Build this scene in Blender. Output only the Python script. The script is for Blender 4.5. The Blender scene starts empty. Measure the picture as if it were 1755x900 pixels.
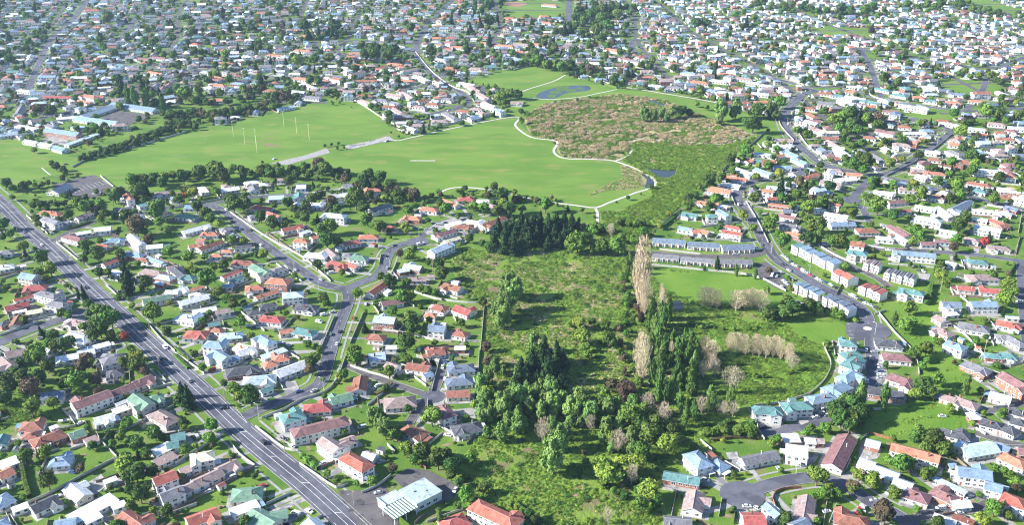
import bpy, bmesh, math, random
import numpy as np
from mathutils import Vector, Matrix
from mathutils.geometry import tessellate_polygon
random.seed(7); RNG = np.random.default_rng(7)
SC = bpy.context.scene; COL = SC.collection
R = math.radians

# ---------------------------------------------------------------- camera
CAM_H = 300.0; PITCH = R(23.8); FPX = 1700.0; PW, PH = 1755.0, 900.0
cam_d = bpy.data.cameras.new('camera'); cam = bpy.data.objects.new('camera', cam_d); COL.objects.link(cam)
cam.location = (0, 0, CAM_H); cam.rotation_euler = (math.pi/2 - PITCH, 0, 0)
cam_d.sensor_width = 36; cam_d.lens = 36*FPX/PW; cam_d.clip_end = 20000; cam_d.clip_start = 1
SC.camera = cam
SC.cycles.filter_width = 1.15
# ---------------------------------------------------------------- world, sun, exposure
SUN_EL = 28.0; SUN_AZ = -97.0     # azimuth of the sun measured from +Y clockwise (towards +X)
w = bpy.data.worlds.new('World'); SC.world = w; w.use_nodes = True
nt = w.node_tree; nt.nodes.clear()
sky = nt.nodes.new('ShaderNodeTexSky'); sky.sky_type = 'NISHITA'; sky.sun_disc = False
sky.sun_elevation = R(SUN_EL); sky.sun_rotation = R(SUN_AZ)
sky.altitude = 100; sky.ozone_density = 4.0; sky.air_density = 1.0; sky.dust_density = .3
bg = nt.nodes.new('ShaderNodeBackground'); bg.inputs[1].default_value = 0.088
out = nt.nodes.new('ShaderNodeOutputWorld')
nt.links.new(sky.outputs[0], bg.inputs[0]); nt.links.new(bg.outputs[0], out.inputs[0])
sl = bpy.data.lights.new('sun', 'SUN'); sl.energy = 5.0; sl.angle = R(0.5); sl.color = (1, .96, .90)
so = bpy.data.objects.new('sun', sl); COL.objects.link(so)
sv = Vector((math.sin(R(SUN_AZ))*math.cos(R(SUN_EL)), math.cos(R(SUN_AZ))*math.cos(R(SUN_EL)), math.sin(R(SUN_EL))))
so.rotation_euler = sv.to_track_quat('Z', 'Y').to_euler(); so.location = (0, 0, 500)
SC.view_settings.view_transform = 'Standard'; SC.view_settings.look = 'None'
SC.view_settings.gamma = 1.0; SC.view_settings.exposure = 1.52
HAZE = 0.00005

# ---------------------------------------------------------------- pixel -> ground
def gp(px, py, z=0.0):
    dx = (px-PW/2)/FPX; dy = (PH/2-py)/FPX
    d = Vector((dx, math.cos(PITCH)+dy*math.sin(PITCH), -math.sin(PITCH)+dy*math.cos(PITCH)))
    t = (CAM_H-z)/(-d.z)
    return Vector((d.x*t, d.y*t, z))
def scale_at(p):      # photograph pixels per metre at a ground point
    depth = p.y*math.cos(PITCH)+(CAM_H)*math.sin(PITCH)
    return FPX/depth
TILES = dict(A=(0,600,3), B=(300,600,3), C=(600,600,3), D=(900,600,3), E=(1200,600,3), F=(1455,600,3),
             G=(0,320,3), H=(300,320,3), I=(600,320,3), J=(900,320,3), K=(1200,320,3), L=(1455,320,3),
             P=(0,0,2.648), Q=(440,0,2.648), S=(880,0,2.648), R=(1315,0,2.648), Z=(0,0,1))
def tp(t, x, y): o = TILES[t]; return o[0]+x/o[2], o[1]+y/o[2]

# ---------------------------------------------------------------- helpers
def tag(o, label=None, cat=None, group=None, kind=None):
    if label: o['label'] = label
    if cat: o['category'] = cat
    if group: o['group'] = group
    if kind: o['kind'] = kind
    return o
class MB:
    def __init__(s): s.v = []; s.f = []; s.m = []
    def quad(s, a, b, c, d, m=0):
        n = len(s.v); s.v += [tuple(a), tuple(b), tuple(c), tuple(d)]; s.f.append((n, n+1, n+2, n+3)); s.m.append(m)
    def tri(s, a, b, c, m=0):
        n = len(s.v); s.v += [tuple(a), tuple(b), tuple(c)]; s.f.append((n, n+1, n+2)); s.m.append(m)
    def box(s, x0, x1, y0, y1, z0, z1, m=0, M=None, bottom=True):
        c = [Vector((x, y, z)) for z in (z0, z1) for y in (y0, y1) for x in (x0, x1)]
        if M is not None: c = [M @ q for q in c]
        n = len(s.v); s.v += [tuple(q) for q in c]
        fs = [(0,1,5,4), (1,3,7,5), (3,2,6,7), (2,0,4,6), (4,5,7,6)] + ([(0,2,3,1)] if bottom else [])
        for f in fs: s.f.append(tuple(n+i for i in f)); s.m.append(m)
    def tube(s, a, b, ra, rb, n=8, m=0, cap=True):
        a = Vector(a); b = Vector(b); d = (b-a).normalized()
        u = d.orthogonal().normalized(); v = d.cross(u)
        k = len(s.v)
        for (c, r) in ((a, ra), (b, rb)):
            for i in range(n):
                t = 2*math.pi*i/n; s.v.append(tuple(c+(u*math.cos(t)+v*math.sin(t))*r))
        for i in range(n):
            j = (i+1) % n; s.f.append((k+i, k+j, k+n+j, k+n+i)); s.m.append(m)
        if cap: s.f.append(tuple(k+n+i for i in range(n))); s.m.append(m)
    def add(s, o, M=None, moff=0):
        n = len(s.v)
        s.v += [tuple(M @ Vector(q)) for q in o.v] if M is not None else o.v
        s.f += [tuple(n+i for i in f) for f in o.f]; s.m += [m+moff for m in o.m]
    def mesh(s, name, mats, smooth=False):
        me = bpy.data.meshes.new(name); me.from_pydata(s.v, [], s.f)
        for m in mats: me.materials.append(m)
        if len(mats) > 1: me.polygons.foreach_set('material_index', s.m)
        if smooth: me.polygons.foreach_set('use_smooth', [True]*len(s.f))
        me.update(); return me
    def build(s, name, mats, parent=None, loc=None, rz=0, smooth=False):
        if not isinstance(mats, (list, tuple)): mats = [mats]
        return link(name, s.mesh(name, mats, smooth), parent, loc, rz)
def link(name, me, parent=None, loc=None, rz=0):
    o = bpy.data.objects.new(name, me); COL.objects.link(o)
    if parent: o.parent = parent
    if loc is not None: o.location = loc
    if rz: o.rotation_euler = (0, 0, rz)
    return o
def copy_tree(o, parent=None):
    c = o.copy(); COL.objects.link(c)
    if parent: c.parent = parent
    for ch in [k for k in o.children]:
        copy_tree(ch, c)
    return c

# ---------------------------------------------------------------- materials
def mat(name, col, col2=None, scale=5.0, rough=.8, bump=0.0, bscale=None, spec=.2, rnd=0.0, coord='Object', metal=0, detail=4, w0=.35, w1=.65, aniso=None, col3=None, scale3=1.0, w3=(.55,.62)):
    m = bpy.data.materials.new(name); m.use_nodes = True; t = m.node_tree; N = t.nodes; Lk = t.links
    b = N['Principled BSDF']; b.inputs['Roughness'].default_value = rough
    b.inputs['Specular IOR Level'].default_value = spec; b.inputs['Metallic'].default_value = metal
    m.diffuse_color = (*col, 1)
    src = None
    if col2 is not None or bump:
        tc = N.new('ShaderNodeTexCoord'); vec = tc.outputs[coord]
        if aniso:
            mp = N.new('ShaderNodeMapping'); mp.inputs['Scale'].default_value = aniso; Lk.new(vec, mp.inputs[0]); vec = mp.outputs[0]
    if col2 is not None:
        nz = N.new('ShaderNodeTexNoise'); nz.inputs['Scale'].default_value = scale; nz.inputs['Detail'].default_value = detail
        Lk.new(vec, nz.inputs['Vector'])
        mr = N.new('ShaderNodeMapRange'); mr.inputs[1].default_value = w0; mr.inputs[2].default_value = w1
        Lk.new(nz.outputs[0], mr.inputs[0])
        mx = N.new('ShaderNodeMix'); mx.data_type = 'RGBA'; mx.inputs[6].default_value = (*col, 1); mx.inputs[7].default_value = (*col2, 1)
        Lk.new(mr.outputs[0], mx.inputs[0]); src = mx.outputs[2]
        if col3 is not None:
            nz3 = N.new('ShaderNodeTexNoise'); nz3.inputs['Scale'].default_value = scale3; nz3.inputs['Detail'].default_value = 5
            Lk.new(vec, nz3.inputs['Vector'])
            mr3 = N.new('ShaderNodeMapRange'); mr3.inputs[1].default_value = w3[0]; mr3.inputs[2].default_value = w3[1]
            Lk.new(nz3.outputs[0], mr3.inputs[0])
            mx3 = N.new('ShaderNodeMix'); mx3.data_type = 'RGBA'; Lk.new(src, mx3.inputs[6]); mx3.inputs[7].default_value = (*col3, 1)
            Lk.new(mr3.outputs[0], mx3.inputs[0]); src = mx3.outputs[2]
    if rnd:
        oi = N.new('ShaderNodeObjectInfo'); hs = N.new('ShaderNodeHueSaturation')
        mr2 = N.new('ShaderNodeMapRange'); mr2.inputs[3].default_value = 1-rnd; mr2.inputs[4].default_value = 1+rnd
        Lk.new(oi.outputs['Random'], mr2.inputs[0]); Lk.new(mr2.outputs[0], hs.inputs['Value'])
        mu = N.new('ShaderNodeMath'); mu.operation = 'MULTIPLY'; mu.inputs[1].default_value = 7.31; Lk.new(oi.outputs['Random'], mu.inputs[0])
        fr = N.new('ShaderNodeMath'); fr.operation = 'FRACT'; Lk.new(mu.outputs[0], fr.inputs[0])
        mh = N.new('ShaderNodeMapRange'); mh.inputs[3].default_value = .5-rnd*.09; mh.inputs[4].default_value = .5+rnd*.07
        Lk.new(fr.outputs[0], mh.inputs[0]); Lk.new(mh.outputs[0], hs.inputs['Hue'])
        if src: Lk.new(src, hs.inputs['Color'])
        else: hs.inputs['Color'].default_value = (*col, 1)
        src = hs.outputs[0]
    if src: Lk.new(src, b.inputs['Base Color'])
    else: b.inputs['Base Color'].default_value = (*col, 1)
    if bump:
        nb = N.new('ShaderNodeTexNoise'); nb.inputs['Scale'].default_value = bscale or scale*4; nb.inputs['Detail'].default_value = 3
        Lk.new(vec, nb.inputs['Vector'])
        bp = N.new('ShaderNodeBump'); bp.inputs['Strength'].default_value = 1; bp.inputs['Distance'].default_value = bump
        Lk.new(nb.outputs[0], bp.inputs['Height']); Lk.new(bp.outputs[0], b.inputs['Normal'])
    return m

M_yard = mat('lawn', (.062,.135,.016), (.125,.20,.026), .045, .95, .25, .8, col3=(.16,.15,.07), scale3=.09, w3=(.56,.72))
M_park = mat('mown_grass', (.088,.172,.020), (.118,.205,.026), .014, .95, .12, .6, aniso=(1,2.4,1), col3=(.175,.20,.05), scale3=.035, w3=(.53,.72), w0=.42, w1=.58, detail=8)
M_mown2 = mat('rough_mown_grass', (.085,.175,.016), (.13,.215,.026), .04, .95, .3, .5)
M_scrubg = mat('scrub_ground', (.11,.19,.022), (.165,.225,.036), .12, .95, .6, .5, col3=(.16,.12,.07), scale3=.05, w3=(.55,.66))
M_reedg = mat('reed_ground', (.30,.23,.14), (.15,.19,.05), .05, .95, .6, .5, col3=(.33,.26,.16), scale3=.05, w3=(.5,.66))
M_asph = mat('asphalt', (.092,.094,.116), (.118,.12,.142), .25, .85, col3=(.072,.073,.092), scale3=.06, w3=(.5,.56))
M_patch = mat('asphalt_patch', (.055,.056,.068), (.075,.076,.09), .5, .85)
M_asph2 = mat('old_asphalt', (.088,.082,.086), (.12,.11,.11), .15, .9, col3=(.06,.06,.065), scale3=.2, w3=(.58,.62))
M_paint = mat('road_paint', (.62,.62,.60), (.34,.34,.33), .5, .7)
M_conc = mat('concrete', (.24,.235,.22), (.31,.30,.28), .3, .85, col3=(.27,.26,.24), scale3=.4, w3=(.55,.7))
M_drive = mat('driveway_concrete', (.26,.25,.24), (.36,.34,.31), .25, .85, col3=(.17,.17,.17), scale3=.12, w3=(.5,.56))
M_path = mat('path_concrete', (.44,.41,.36), (.52,.48,.42), .3, .85)
M_kerb = mat('kerb_concrete', (.26,.25,.24), (.32,.31,.29), 1, .85)
M_dirt = mat('bare_soil', (.19,.13,.085), (.26,.19,.13), .3, .95)
M_worn = mat('worn_turf', (.22,.15,.09), (.13,.18,.04), .35, .95, w0=.4, w1=.6)
M_clay = mat('red_clay', (.28,.13,.09), (.33,.2,.15), .5, .95)
M_water = mat('pond_water', (.03,.035,.03), None, rough=.12, spec=.5, bump=.02, bscale=.6)
M_lily = mat('lily_leaves', (.06,.12,.03), (.1,.15,.04), .6, .7)
M_glass = mat('window_glass', (.03,.045,.06), None, rough=.12, spec=.6)
M_wframe = mat('window_frame', (.75,.75,.75), None, rough=.5)
M_trim = mat('fascia_paint', (.78,.77,.74), None, rough=.5)
M_door = mat('door_paint', (.25,.12,.08), None, rough=.5, rnd=.3)
M_gar = mat('garage_door', (.55,.55,.54), None, rough=.5, rnd=.25)
M_brick = mat('chimney_brick', (.24,.11,.075), (.3,.15,.1), 2, .9)
ROOFC = dict(O=((.34,.135,.085),'orange'), R=((.27,.08,.06),'red'), D=((.20,.085,.055),'dark brown'), M=((.165,.085,.085),'maroon-brown'),
             G=((.13,.13,.145),'grey'), C=((.055,.058,.07),'charcoal'), S=((.11,.14,.19),'slate-blue'), B=((.15,.215,.29),'blue-grey'),
             L=((.31,.38,.43),'pale blue-grey'), W=((.52,.53,.54),'white'), T=((.075,.165,.16),'teal'), N=((.10,.18,.125),'green'),
             P=((.22,.165,.155),'taupe'), Y=((.50,.47,.33),'cream'))
ROOF = {}; CAPM = {}
for k, (c, n) in ROOFC.items():
    c2 = tuple(min(.9, x*1.38+.02) for x in c); c3 = tuple(x*.60 for x in c)
    ROOF[k] = mat('roof_'+n.replace(' ','_').replace('-','_'), c, c2, .5, .55 if k in 'BLWTNSY' else .75, .03, 2.5, spec=.35 if k in 'BLWTNS' else .2, rnd=.12, col3=c3, scale3=.45, w3=(.52,.72))
    CAPM[k] = mat('ridge_'+n.replace(' ','_').replace('-','_'), tuple(min(.85, x*1.25+.09) for x in c), None, rough=.6)
WALLC = [((.74,.73,.70),'white'), ((.66,.62,.52),'cream'), ((.55,.60,.64),'pale blue'), ((.50,.46,.40),'beige'), ((.33,.15,.10),'brick'), ((.60,.60,.58),'pale grey'), ((.72,.70,.66),'white')]
WALL = [mat('wall_'+n.replace(' ','_'), c, tuple(x*.86 for x in c), .5, .75, rnd=.08) for c, n in WALLC]

# ---------------------------------------------------------------- occupancy grid on the ground (3 m cells)
GX0, GY0, CELL = -1500.0, 200.0, 2.5
GNX, GNY = 1200, 1000
OCC = np.zeros((GNY, GNX), np.uint8)   # bits: 1 house, 2 road, 4 park/scrub, 8 tree
def cell(x, y): return int((x-GX0)/CELL), int((y-GY0)/CELL)
def occ(x, y):
    i, j = cell(x, y)
    return OCC[j, i] if 0 <= i < GNX and 0 <= j < GNY else 0
def mark_poly(pts, bit):
    xs = [p[0] for p in pts]; ys = [p[1] for p in pts]
    i0, j0 = cell(min(xs), min(ys)); i1, j1 = cell(max(xs), max(ys))
    i0 = max(i0, 0); j0 = max(j0, 0); i1 = min(i1+1, GNX-1); j1 = min(j1+1, GNY-1)
    if i1 <= i0 or j1 <= j0: return
    X, Y = np.meshgrid(GX0+(np.arange(i0, i1)+.5)*CELL, GY0+(np.arange(j0, j1)+.5)*CELL)
    ins = np.zeros(X.shape, bool); n = len(pts)
    for a in range(n):
        x1, y1 = pts[a][0], pts[a][1]; x2, y2 = pts[(a+1) % n][0], pts[(a+1) % n][1]
        if y1 == y2: continue
        c = ((Y < y1) != (Y < y2)) & (X < (x2-x1)*(Y-y1)/(y2-y1)+x1); ins ^= c
    OCC[j0:j1, i0:i1][ins] |= bit
def mark_disc(x, y, r, bit):
    i0, j0 = cell(x-r, y-r); i1, j1 = cell(x+r, y+r)
    i0 = max(i0, 0); j0 = max(j0, 0); i1 = min(i1, GNX-1); j1 = min(j1, GNY-1)
    for j in range(j0, j1+1):
        for i in range(i0, i1+1):
            if (GX0+(i+.5)*CELL-x)**2+(GY0+(j+.5)*CELL-y)**2 <= r*r: OCC[j, i] |= bit
def rect_pts(c, yaw, L, W):
    u = Vector((math.cos(yaw), math.sin(yaw))); v = Vector((-u.y, u.x)); c = Vector((c[0], c[1]))
    return [c+u*a*L/2+v*b*W/2 for a, b in ((-1,-1),(1,-1),(1,1),(-1,1))]
def rect_hit(c, yaw, L, W, bits):
    u = Vector((math.cos(yaw), math.sin(yaw))); v = Vector((-u.y, u.x)); n = max(2, int(L/3)); k = max(2, int(W/3))
    h = 0
    for a in range(n+1):
        for b in range(k+1):
            p = Vector((c[0], c[1]))+u*(a/n-.5)*L+v*(b/k-.5)*W
            if occ(p.x, p.y) & bits: h += 1
    return h/((n+1)*(k+1))

# ---------------------------------------------------------------- ground sheets
def sheet(name, pts, z, m, bit=0, smooth=True):
    P = [gp(x, y) for x, y in pts]
    if smooth: P = smooth_closed(P)
    P = [Vector((p.x, p.y, 0)) for p in P]
    tris = tessellate_polygon([P])
    me = bpy.data.meshes.new(name); me.from_pydata([(p.x, p.y, z) for p in P], [], [tuple(t) for t in tris]); me.materials.append(m)
    bm = bmesh.new(); bm.from_mesh(me); bmesh.ops.recalc_face_normals(bm, faces=bm.faces)
    if bm.faces and sum(f.normal.z for f in bm.faces) < 0: bmesh.ops.reverse_faces(bm, faces=bm.faces)
    bm.to_mesh(me); bm.free()
    o = link(name, me); tag(o, kind='structure')
    if bit: mark_poly([(p.x, p.y) for p in P], bit)
    return o, P
def cr(p0, p1, p2, p3, t):
    return .5*((2*p1)+(p2-p0)*t+(2*p0-5*p1+4*p2-p3)*t*t+(3*p1-p0-3*p2+p3)*t**3)
def smooth_closed(P, k=3):
    n = len(P); o = []
    for i in range(n):
        for t in range(k): o.append(cr(P[i-1], P[i], P[(i+1) % n], P[(i+2) % n], t/k))
    return o
def smooth_line(P, step=6.0):
    Q = [P[0]*2-P[1]]+list(P)+[P[-1]*2-P[-2]]; o = []
    for i in range(1, len(Q)-2):
        n = max(2, int((Q[i+1]-Q[i]).length/step))
        for t in range(n): o.append(cr(Q[i-1], Q[i], Q[i+1], Q[i+2], t/n))
    o.append(P[-1].copy()); return o
def normals2d(P):
    o = []
    for i in range(len(P)):
        d = P[min(i+1, len(P)-1)]-P[max(i-1, 0)]; d.z = 0; d.normalize(); o.append(Vector((-d.y, d.x, 0)))
    return o
def strip(mb, P, a, b, z, m=0, skip=None):
    Nn = normals2d(P)
    for i in range(len(P)-1):
        if skip and skip((P[i]+P[i+1])/2+(Nn[i])*(a+b)/2): continue
        up = Vector((0,0,z))
        mb.quad(P[i]+Nn[i]*a+up, P[i]+Nn[i]*b+up, P[i+1]+Nn[i+1]*b+up, P[i+1]+Nn[i+1]*a+up, m)
def kerb(mb, P, off, wd, h, z0=.0, skip=None):
    Nn = normals2d(P)
    for i in range(len(P)-1):
        if skip and skip((P[i]+P[i+1])/2+Nn[i]*off): continue
        A = [P[i]+Nn[i]*off, P[i]+Nn[i]*(off+wd), P[i+1]+Nn[i+1]*(off+wd), P[i+1]+Nn[i+1]*off]
        B = [q+Vector((0,0,z0)) for q in A]; T = [q+Vector((0,0,z0+h)) for q in A]
        mb.quad(*T); mb.quad(B[0], B[1], T[1], T[0]); mb.quad(B[1], B[2], T[2], T[1]); mb.quad(B[2], B[3], T[3], T[2]); mb.quad(B[3], B[0], T[0], T[3])

g = MB(); g.quad((-4500,-300,0), (4500,-300,0), (4500,7000,0), (-4500,7000,0)); tag(g.build('ground', M_yard), kind='structure')
G1 = [(-80,240),(0,245),(40,240),(95,262),(118,268),(150,275),(140,288),(168,308),(100,300),(60,310),(20,340),(-60,300)]
G2 = [(140,288),(175,270),(300,235),(420,205),(520,183),(598,173),(640,192),(690,232),(760,222),(850,203),(890,198),(893,212),(915,235),(948,240),(950,262),(965,270),(1060,277),(1100,300),(1124,315),(1100,332),(1040,348),(1020,358),(940,348),(840,328),(780,328),(740,338),(690,335),(640,305),(560,290),(400,305),(330,322),(240,328),(190,330),(160,308)]
G3 = [(805,140),(850,125),(910,113),(960,125),(1050,150),(1150,162),(1240,185),(1300,200),(1345,215),(1330,240),(1290,245),(1250,215),(1150,185),(1060,170),(1000,172),(905,190),(885,195),(870,185),(880,165),(850,150)]
sheet('park_grass', G2, .03, M_park, 4); sheet('school_field_grass', G1, .034, M_park, 4); sheet('reserve_grass', G3, .038, M_park, 4)
W1 = [(900,200),(930,180),(970,172),(1060,162),(1140,172),(1180,190),(1235,208),(1285,230),(1250,248),(1160,250),(1088,243),(1075,262),(1060,275),(965,268),(950,240),(912,232)]
W2 = [(1088,243),(1160,250),(1250,248),(1302,232),(1240,290),(1180,340),(1130,385),(1108,412),(1040,402),(1028,362),(1100,338),(1127,315),(1100,295),(1066,274)]
W3 = [(770,450),(800,425),(840,432),(990,420),(1040,400),(1090,408),(1115,440),(1112,460),(1200,468),(1300,478),(1352,510),(1360,548),(1440,552),(1447,580),(1413,592),(1424,640),(1395,675),(1290,700),(1292,740),(1240,757),(1165,772),(1132,810),(1130,960),(890,960),(830,900),(790,850),(785,800),(820,745),(838,700),(832,600),(822,520),(785,480)]
sheet('wetland_ground', W1, .045, M_reedg, 4); sheet('marsh_ground', W2, .05, M_scrubg, 4); sheet('gully_ground', W3, .055, M_scrubg, 4)
G4 = [(1112,462),(1200,468),(1300,478),(1348,508),(1350,530),(1290,525),(1240,520),(1170,512),(1130,490)]
G5 = [(1345,548),(1440,553),(1448,578),(1413,592),(1400,588),(1360,572)]
G6 = [(1545,500),(1600,490),(1640,540),(1610,560),(1620,600),(1660,650),(1650,700),(1655,740),(1560,748),(1480,750),(1500,700),(1560,690),(1580,640),(1545,590),(1530,560)]
G7 = [(785,810),(820,760),(850,770),(900,800),(960,820),(1010,820),(1000,850),(900,860),(830,850)]
G8 = [(1010,345),(1060,335),(1110,320),(1120,335),(1060,365),(1025,362)]
G9 = [(1165,560),(1240,556),(1330,560),(1400,590),(1413,592),(1424,640),(1395,675),(1300,697),(1240,690),(1190,640),(1150,600)]
sheet('court_rough_grass', G9, .062, M_mown2)
sheet('mown_gully_grass', G4, .06, M_mown2); sheet('mown_court_grass', G5, .064, M_mown2); sheet('grass_slope', G6, .068, M_mown2, 4)
sheet('green_bank_grass', G8, .072, M_park)
sheet('muddy_patch', [tp('S',485,750),tp('S',560,760),tp('S',620,810),tp('S',600,850),tp('S',400,870),tp('S',340,890),tp('S',420,840),tp('S',500,810)], .076, M_reedg)
def pond(name, t, pts, label, z=.09):
    o, P = sheet(name, [tp(t, *p) for p in pts], z, M_water, 4); return o
pond('lily_pond_water', 'S', [(105,430),(150,408),(230,390),(330,388),(350,405),(300,415),(230,425),(190,445),(120,450)], '')
pond('pond_water', 'S', [(600,758),(640,765),(700,772),(742,770),(738,795),(705,810),(665,808),(625,785)], '', .094)
pond('pool_water', 'S', [(600,445),(640,455),(695,475),(680,487),(650,472),(610,460)], '', .098)
pond('puddle_water', 'S', [(570,785),(610,800),(640,830),(625,850),(595,850),(605,815)], '', .102)
pond('gully_pond_water', 'J', [(760,590),(805,585),(815,625),(780,640),(755,620)], '', .106)
for i, (x, y, r) in enumerate([(215,402,26),(190,418,22),(260,410,20),(175,436,18),(240,395,14),(300,400,12)]):
    sheet('lily_leaves', [tp('S', x+r*math.cos(a)*1.3*random.uniform(.7,1.2), y+r*.45*math.sin(a)*random.uniform(.7,1.2)) for a in np.linspace(0, 5.6, 9)], .112+i*.003, M_lily)
for k_, (cx_, cy_, rx_, ry_) in enumerate([(62,660,32,10),(88,664,22,7),(45,628,16,4),(75,626,14,4),(110,650,9,3),(20,640,14,5),(60,607,18,4),(30,660,8,3),(98,640,10,4)]):
    rr_ = random.Random(k_); sheet('bare_soil', [tp('Q', cx_+rx_*math.cos(a)*rr_.uniform(.45,1.25), cy_+ry_*math.sin(a)*rr_.uniform(.45,1.3)) for a in np.linspace(0, 5.9, 13)], .08+k_*.002, M_worn)
sheet('bare_soil', [tp('S',510,725),tp('S',540,715),tp('S',590,735),tp('S',560,745)], .12, M_clay)
sheet('bare_soil', [tp('D',215,745),tp('D',280,700),tp('D',320,695),tp('D',300,740),tp('D',270,760)], .12, M_clay)
sheet('bare_soil', [tp('K',0,733),tp('K',60,725),tp('K',70,738),tp('K',10,745)], .12, M_clay)

# ---------------------------------------------------------------- roads
ROADS = [ # name, width, points, footpaths (side, side), kerb, class
 ('main_road', 14, [(-90,262),(-40,312),(3,350),(42,390),(80,422),(113,455),(150,491),(195,533),(245,580),(300,631),(363,690),(410,735),(473,788),(527,832),(580,880),(650,945),(730,1020)], 1),
 ('loop_road', 8, [(412,718),(445,702),(480,689),(516,676),(546,660),(556,640),(562,616),(572,583),(584,550),(594,525),(598,508),(592,494)], 1),
 ('hill_road', 8.5, [(592,496),(553,487),(520,466),(487,444),(460,424),(433,405),(410,384),(388,366),(370,355),(352,351)], 1),
 ('valley_road', 8, [(592,496),(620,484),(641,476),(657,460),(663,441),(672,428),(690,419),(716,415)], 1),
 ('access_lane', 5.5, [(716,412),(735,395),(755,382),(785,374),(812,370)], 0),
 ('street', 6, [(352,351),(400,343),(450,337),(485,335),(530,333)], 0),
 ('street', 6.5, [(352,351),(320,352),(285,357),(240,368),(200,378)], 0),
 ('side_lane', 5, [(85,415),(110,402),(135,391),(162,381)], 0),
 ('side_street', 9, [(-60,610),(0,587),(45,568),(92,552),(130,540),(170,527),(192,520)], 1),
 ('private_lane', 5.5, [(588,623),(600,629),(625,640),(650,650),(690,664),(722,675),(742,682)], 0),
 ('private_lane', 5, [(738,682),(722,695),(710,712),(700,728)], 0),
 ('private_lane', 6, [(757,632),(752,650),(744,668),(742,682)], 0),
 ('crescent_road', 9, [(1263,338),(1277,363),(1290,382),(1302,400),(1312,420),(1333,447),(1367,468),(1400,488),(1433,504),(1462,519),(1482,536),(1490,562)], 1),
 ('crescent_road', 8, [(1263,338),(1266,325),(1290,312),(1330,300),(1370,290),(1400,284),(1440,290),(1480,299),(1519,298),(1557,281),(1602,249),(1632,226)], 1),
 ('street', 7, [(1632,226),(1615,216),(1595,210),(1572,206)], 0),
 ('curved_street', 9, [(1440,291),(1405,278),(1392,268),(1370,250),(1352,228),(1344,208),(1348,190),(1362,175),(1379,160),(1400,156)], 1),
 ('street', 7, [(1400,156),(1440,156),(1474,159),(1511,170),(1579,181),(1655,190),(1755,185),(1850,175)], 0),
 ('street', 7, [(1480,299),(1540,308),(1598,322),(1680,342),(1755,360),(1850,380)], 0),
 ('street', 7, [(1497,302),(1478,320),(1464,336),(1458,345)], 0),
 ('street', 6, [(1475,352),(1483,367),(1492,384)], 0),
 ('apartment_road', 7, [(1118,433),(1150,437),(1200,440),(1250,440),(1290,438),(1316,428)], 0),
 ('back_street', 7, [(1494,562),(1492,590),(1495,615),(1494,640),(1486,665),(1468,688),(1440,705),(1413,720),(1385,729),(1360,734),(1313,742)], 0),
 ('hillside_street', 6.5, [(1404,418),(1455,418),(1522,428),(1572,430),(1622,433),(1680,438),(1738,446),(1800,456)], 0),
 ('edge_street', 8, [(1752,446),(1754,490),(1757,530),(1764,600)], 0),
 ('court_lane', 6, [(1404,418),(1430,438),(1462,458),(1505,478),(1522,492)], 0),
 ('cul_de_sac_road', 8.5, [(1272,848),(1300,838),(1330,829),(1365,822),(1400,819),(1432,826),(1460,840),(1490,860),(1530,880),(1570,905)], 1),
 ('private_lane', 5, [(1545,893),(1600,883),(1660,876),(1700,860)], 0),
 ('private_lane', 5, [(1672,742),(1700,752),(1755,765),(1820,775)], 0),
 ('private_lane', 5, [(1690,706),(1725,698),(1755,692),(1820,680)], 0),
 ('street', 9, [(-60,230),(0,219),(50,208),(98,196),(150,186),(210,182)], 0),
 ('street', 8, [(40,170),(60,125),(87,68),(125,32),(158,-12)], 1),
 ('street', 8, [(170,112),(200,110),(260,118),(332,121),(400,126)], 0),
 ('street', 9, [(205,70),(219,49),(245,15),(262,-12)], 0),
 ('estate_street', 8, [(792,-12),(776,0),(745,30),(722,60),(714,90),(738,125),(772,147),(795,162),(803,175),(785,185),(755,192),(731,198)], 0),
 ('estate_street', 7, [(592,154),(620,156),(651,155),(704,152),(740,140)], 0),
 ('street', 10, [(976,-12),(975,20),(975,44)], 0),
 ('street', 8, [(1078,68),(1130,70),(1200,70),(1262,72),(1320,72),(1400,78)], 0),
 ('street', 8, [(1083,70),(1087,88),(1110,98),(1144,106),(1190,112),(1230,115),(1270,124),(1320,132),(1380,150),(1400,156)], 0),
 ('street', 8, [(1340,62),(1375,64),(1430,76),(1474,83),(1526,98),(1590,104),(1643,110),(1685,121),(1720,112),(1755,98),(1830,80)], 0),
 ('street', 7, [(440,85),(520,75),(600,70),(660,72),(712,85)], 0),
 ('street', 7, [(400,126),(470,132),(540,140),(592,154)], 0),
 ('street', 7, [(820,75),(880,62),(930,55),(975,50),(1030,62),(1078,68)], 0),
 ('street', 7, [(714,90),(770,82),(820,75)], 0),
 ('street', 7, [(1511,170),(1500,140),(1490,110),(1474,83)], 0),
 ('street', 7, [(1655,190),(1680,160),(1690,135),(1685,121)], 0),
]
RD = []
for i, (nm, wd, pts, fp) in enumerate(ROADS):
    P = smooth_line([gp(*p) for p in pts]); RD.append((nm, wd, P, fp))
    Nn = normals2d(P)
    for k in range(len(P)-1):
        h = wd/2+2
        mark_poly([tuple((P[k]+Nn[k]*h).xy), tuple((P[k+1]+Nn[k+1]*h).xy), tuple((P[k+1]-Nn[k+1]*h).xy), tuple((P[k]-Nn[k]*h).xy)], 2)
for nm, wd, P, fp in RD:                                     # open verges: no trees
    if fp and wd < 12:
        Nn = normals2d(P); h = wd/2+5.5
        for k in range(len(P)-1): mark_poly([tuple((P[k]+Nn[k]*h).xy), tuple((P[k+1]+Nn[k+1]*h).xy), tuple((P[k+1]-Nn[k+1]*h).xy), tuple((P[k]-Nn[k]*h).xy)], 16)
RPTS = np.array([(p.x, p.y, r) for r, (n, wd, P, f) in enumerate(RD) for p in P])
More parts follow.
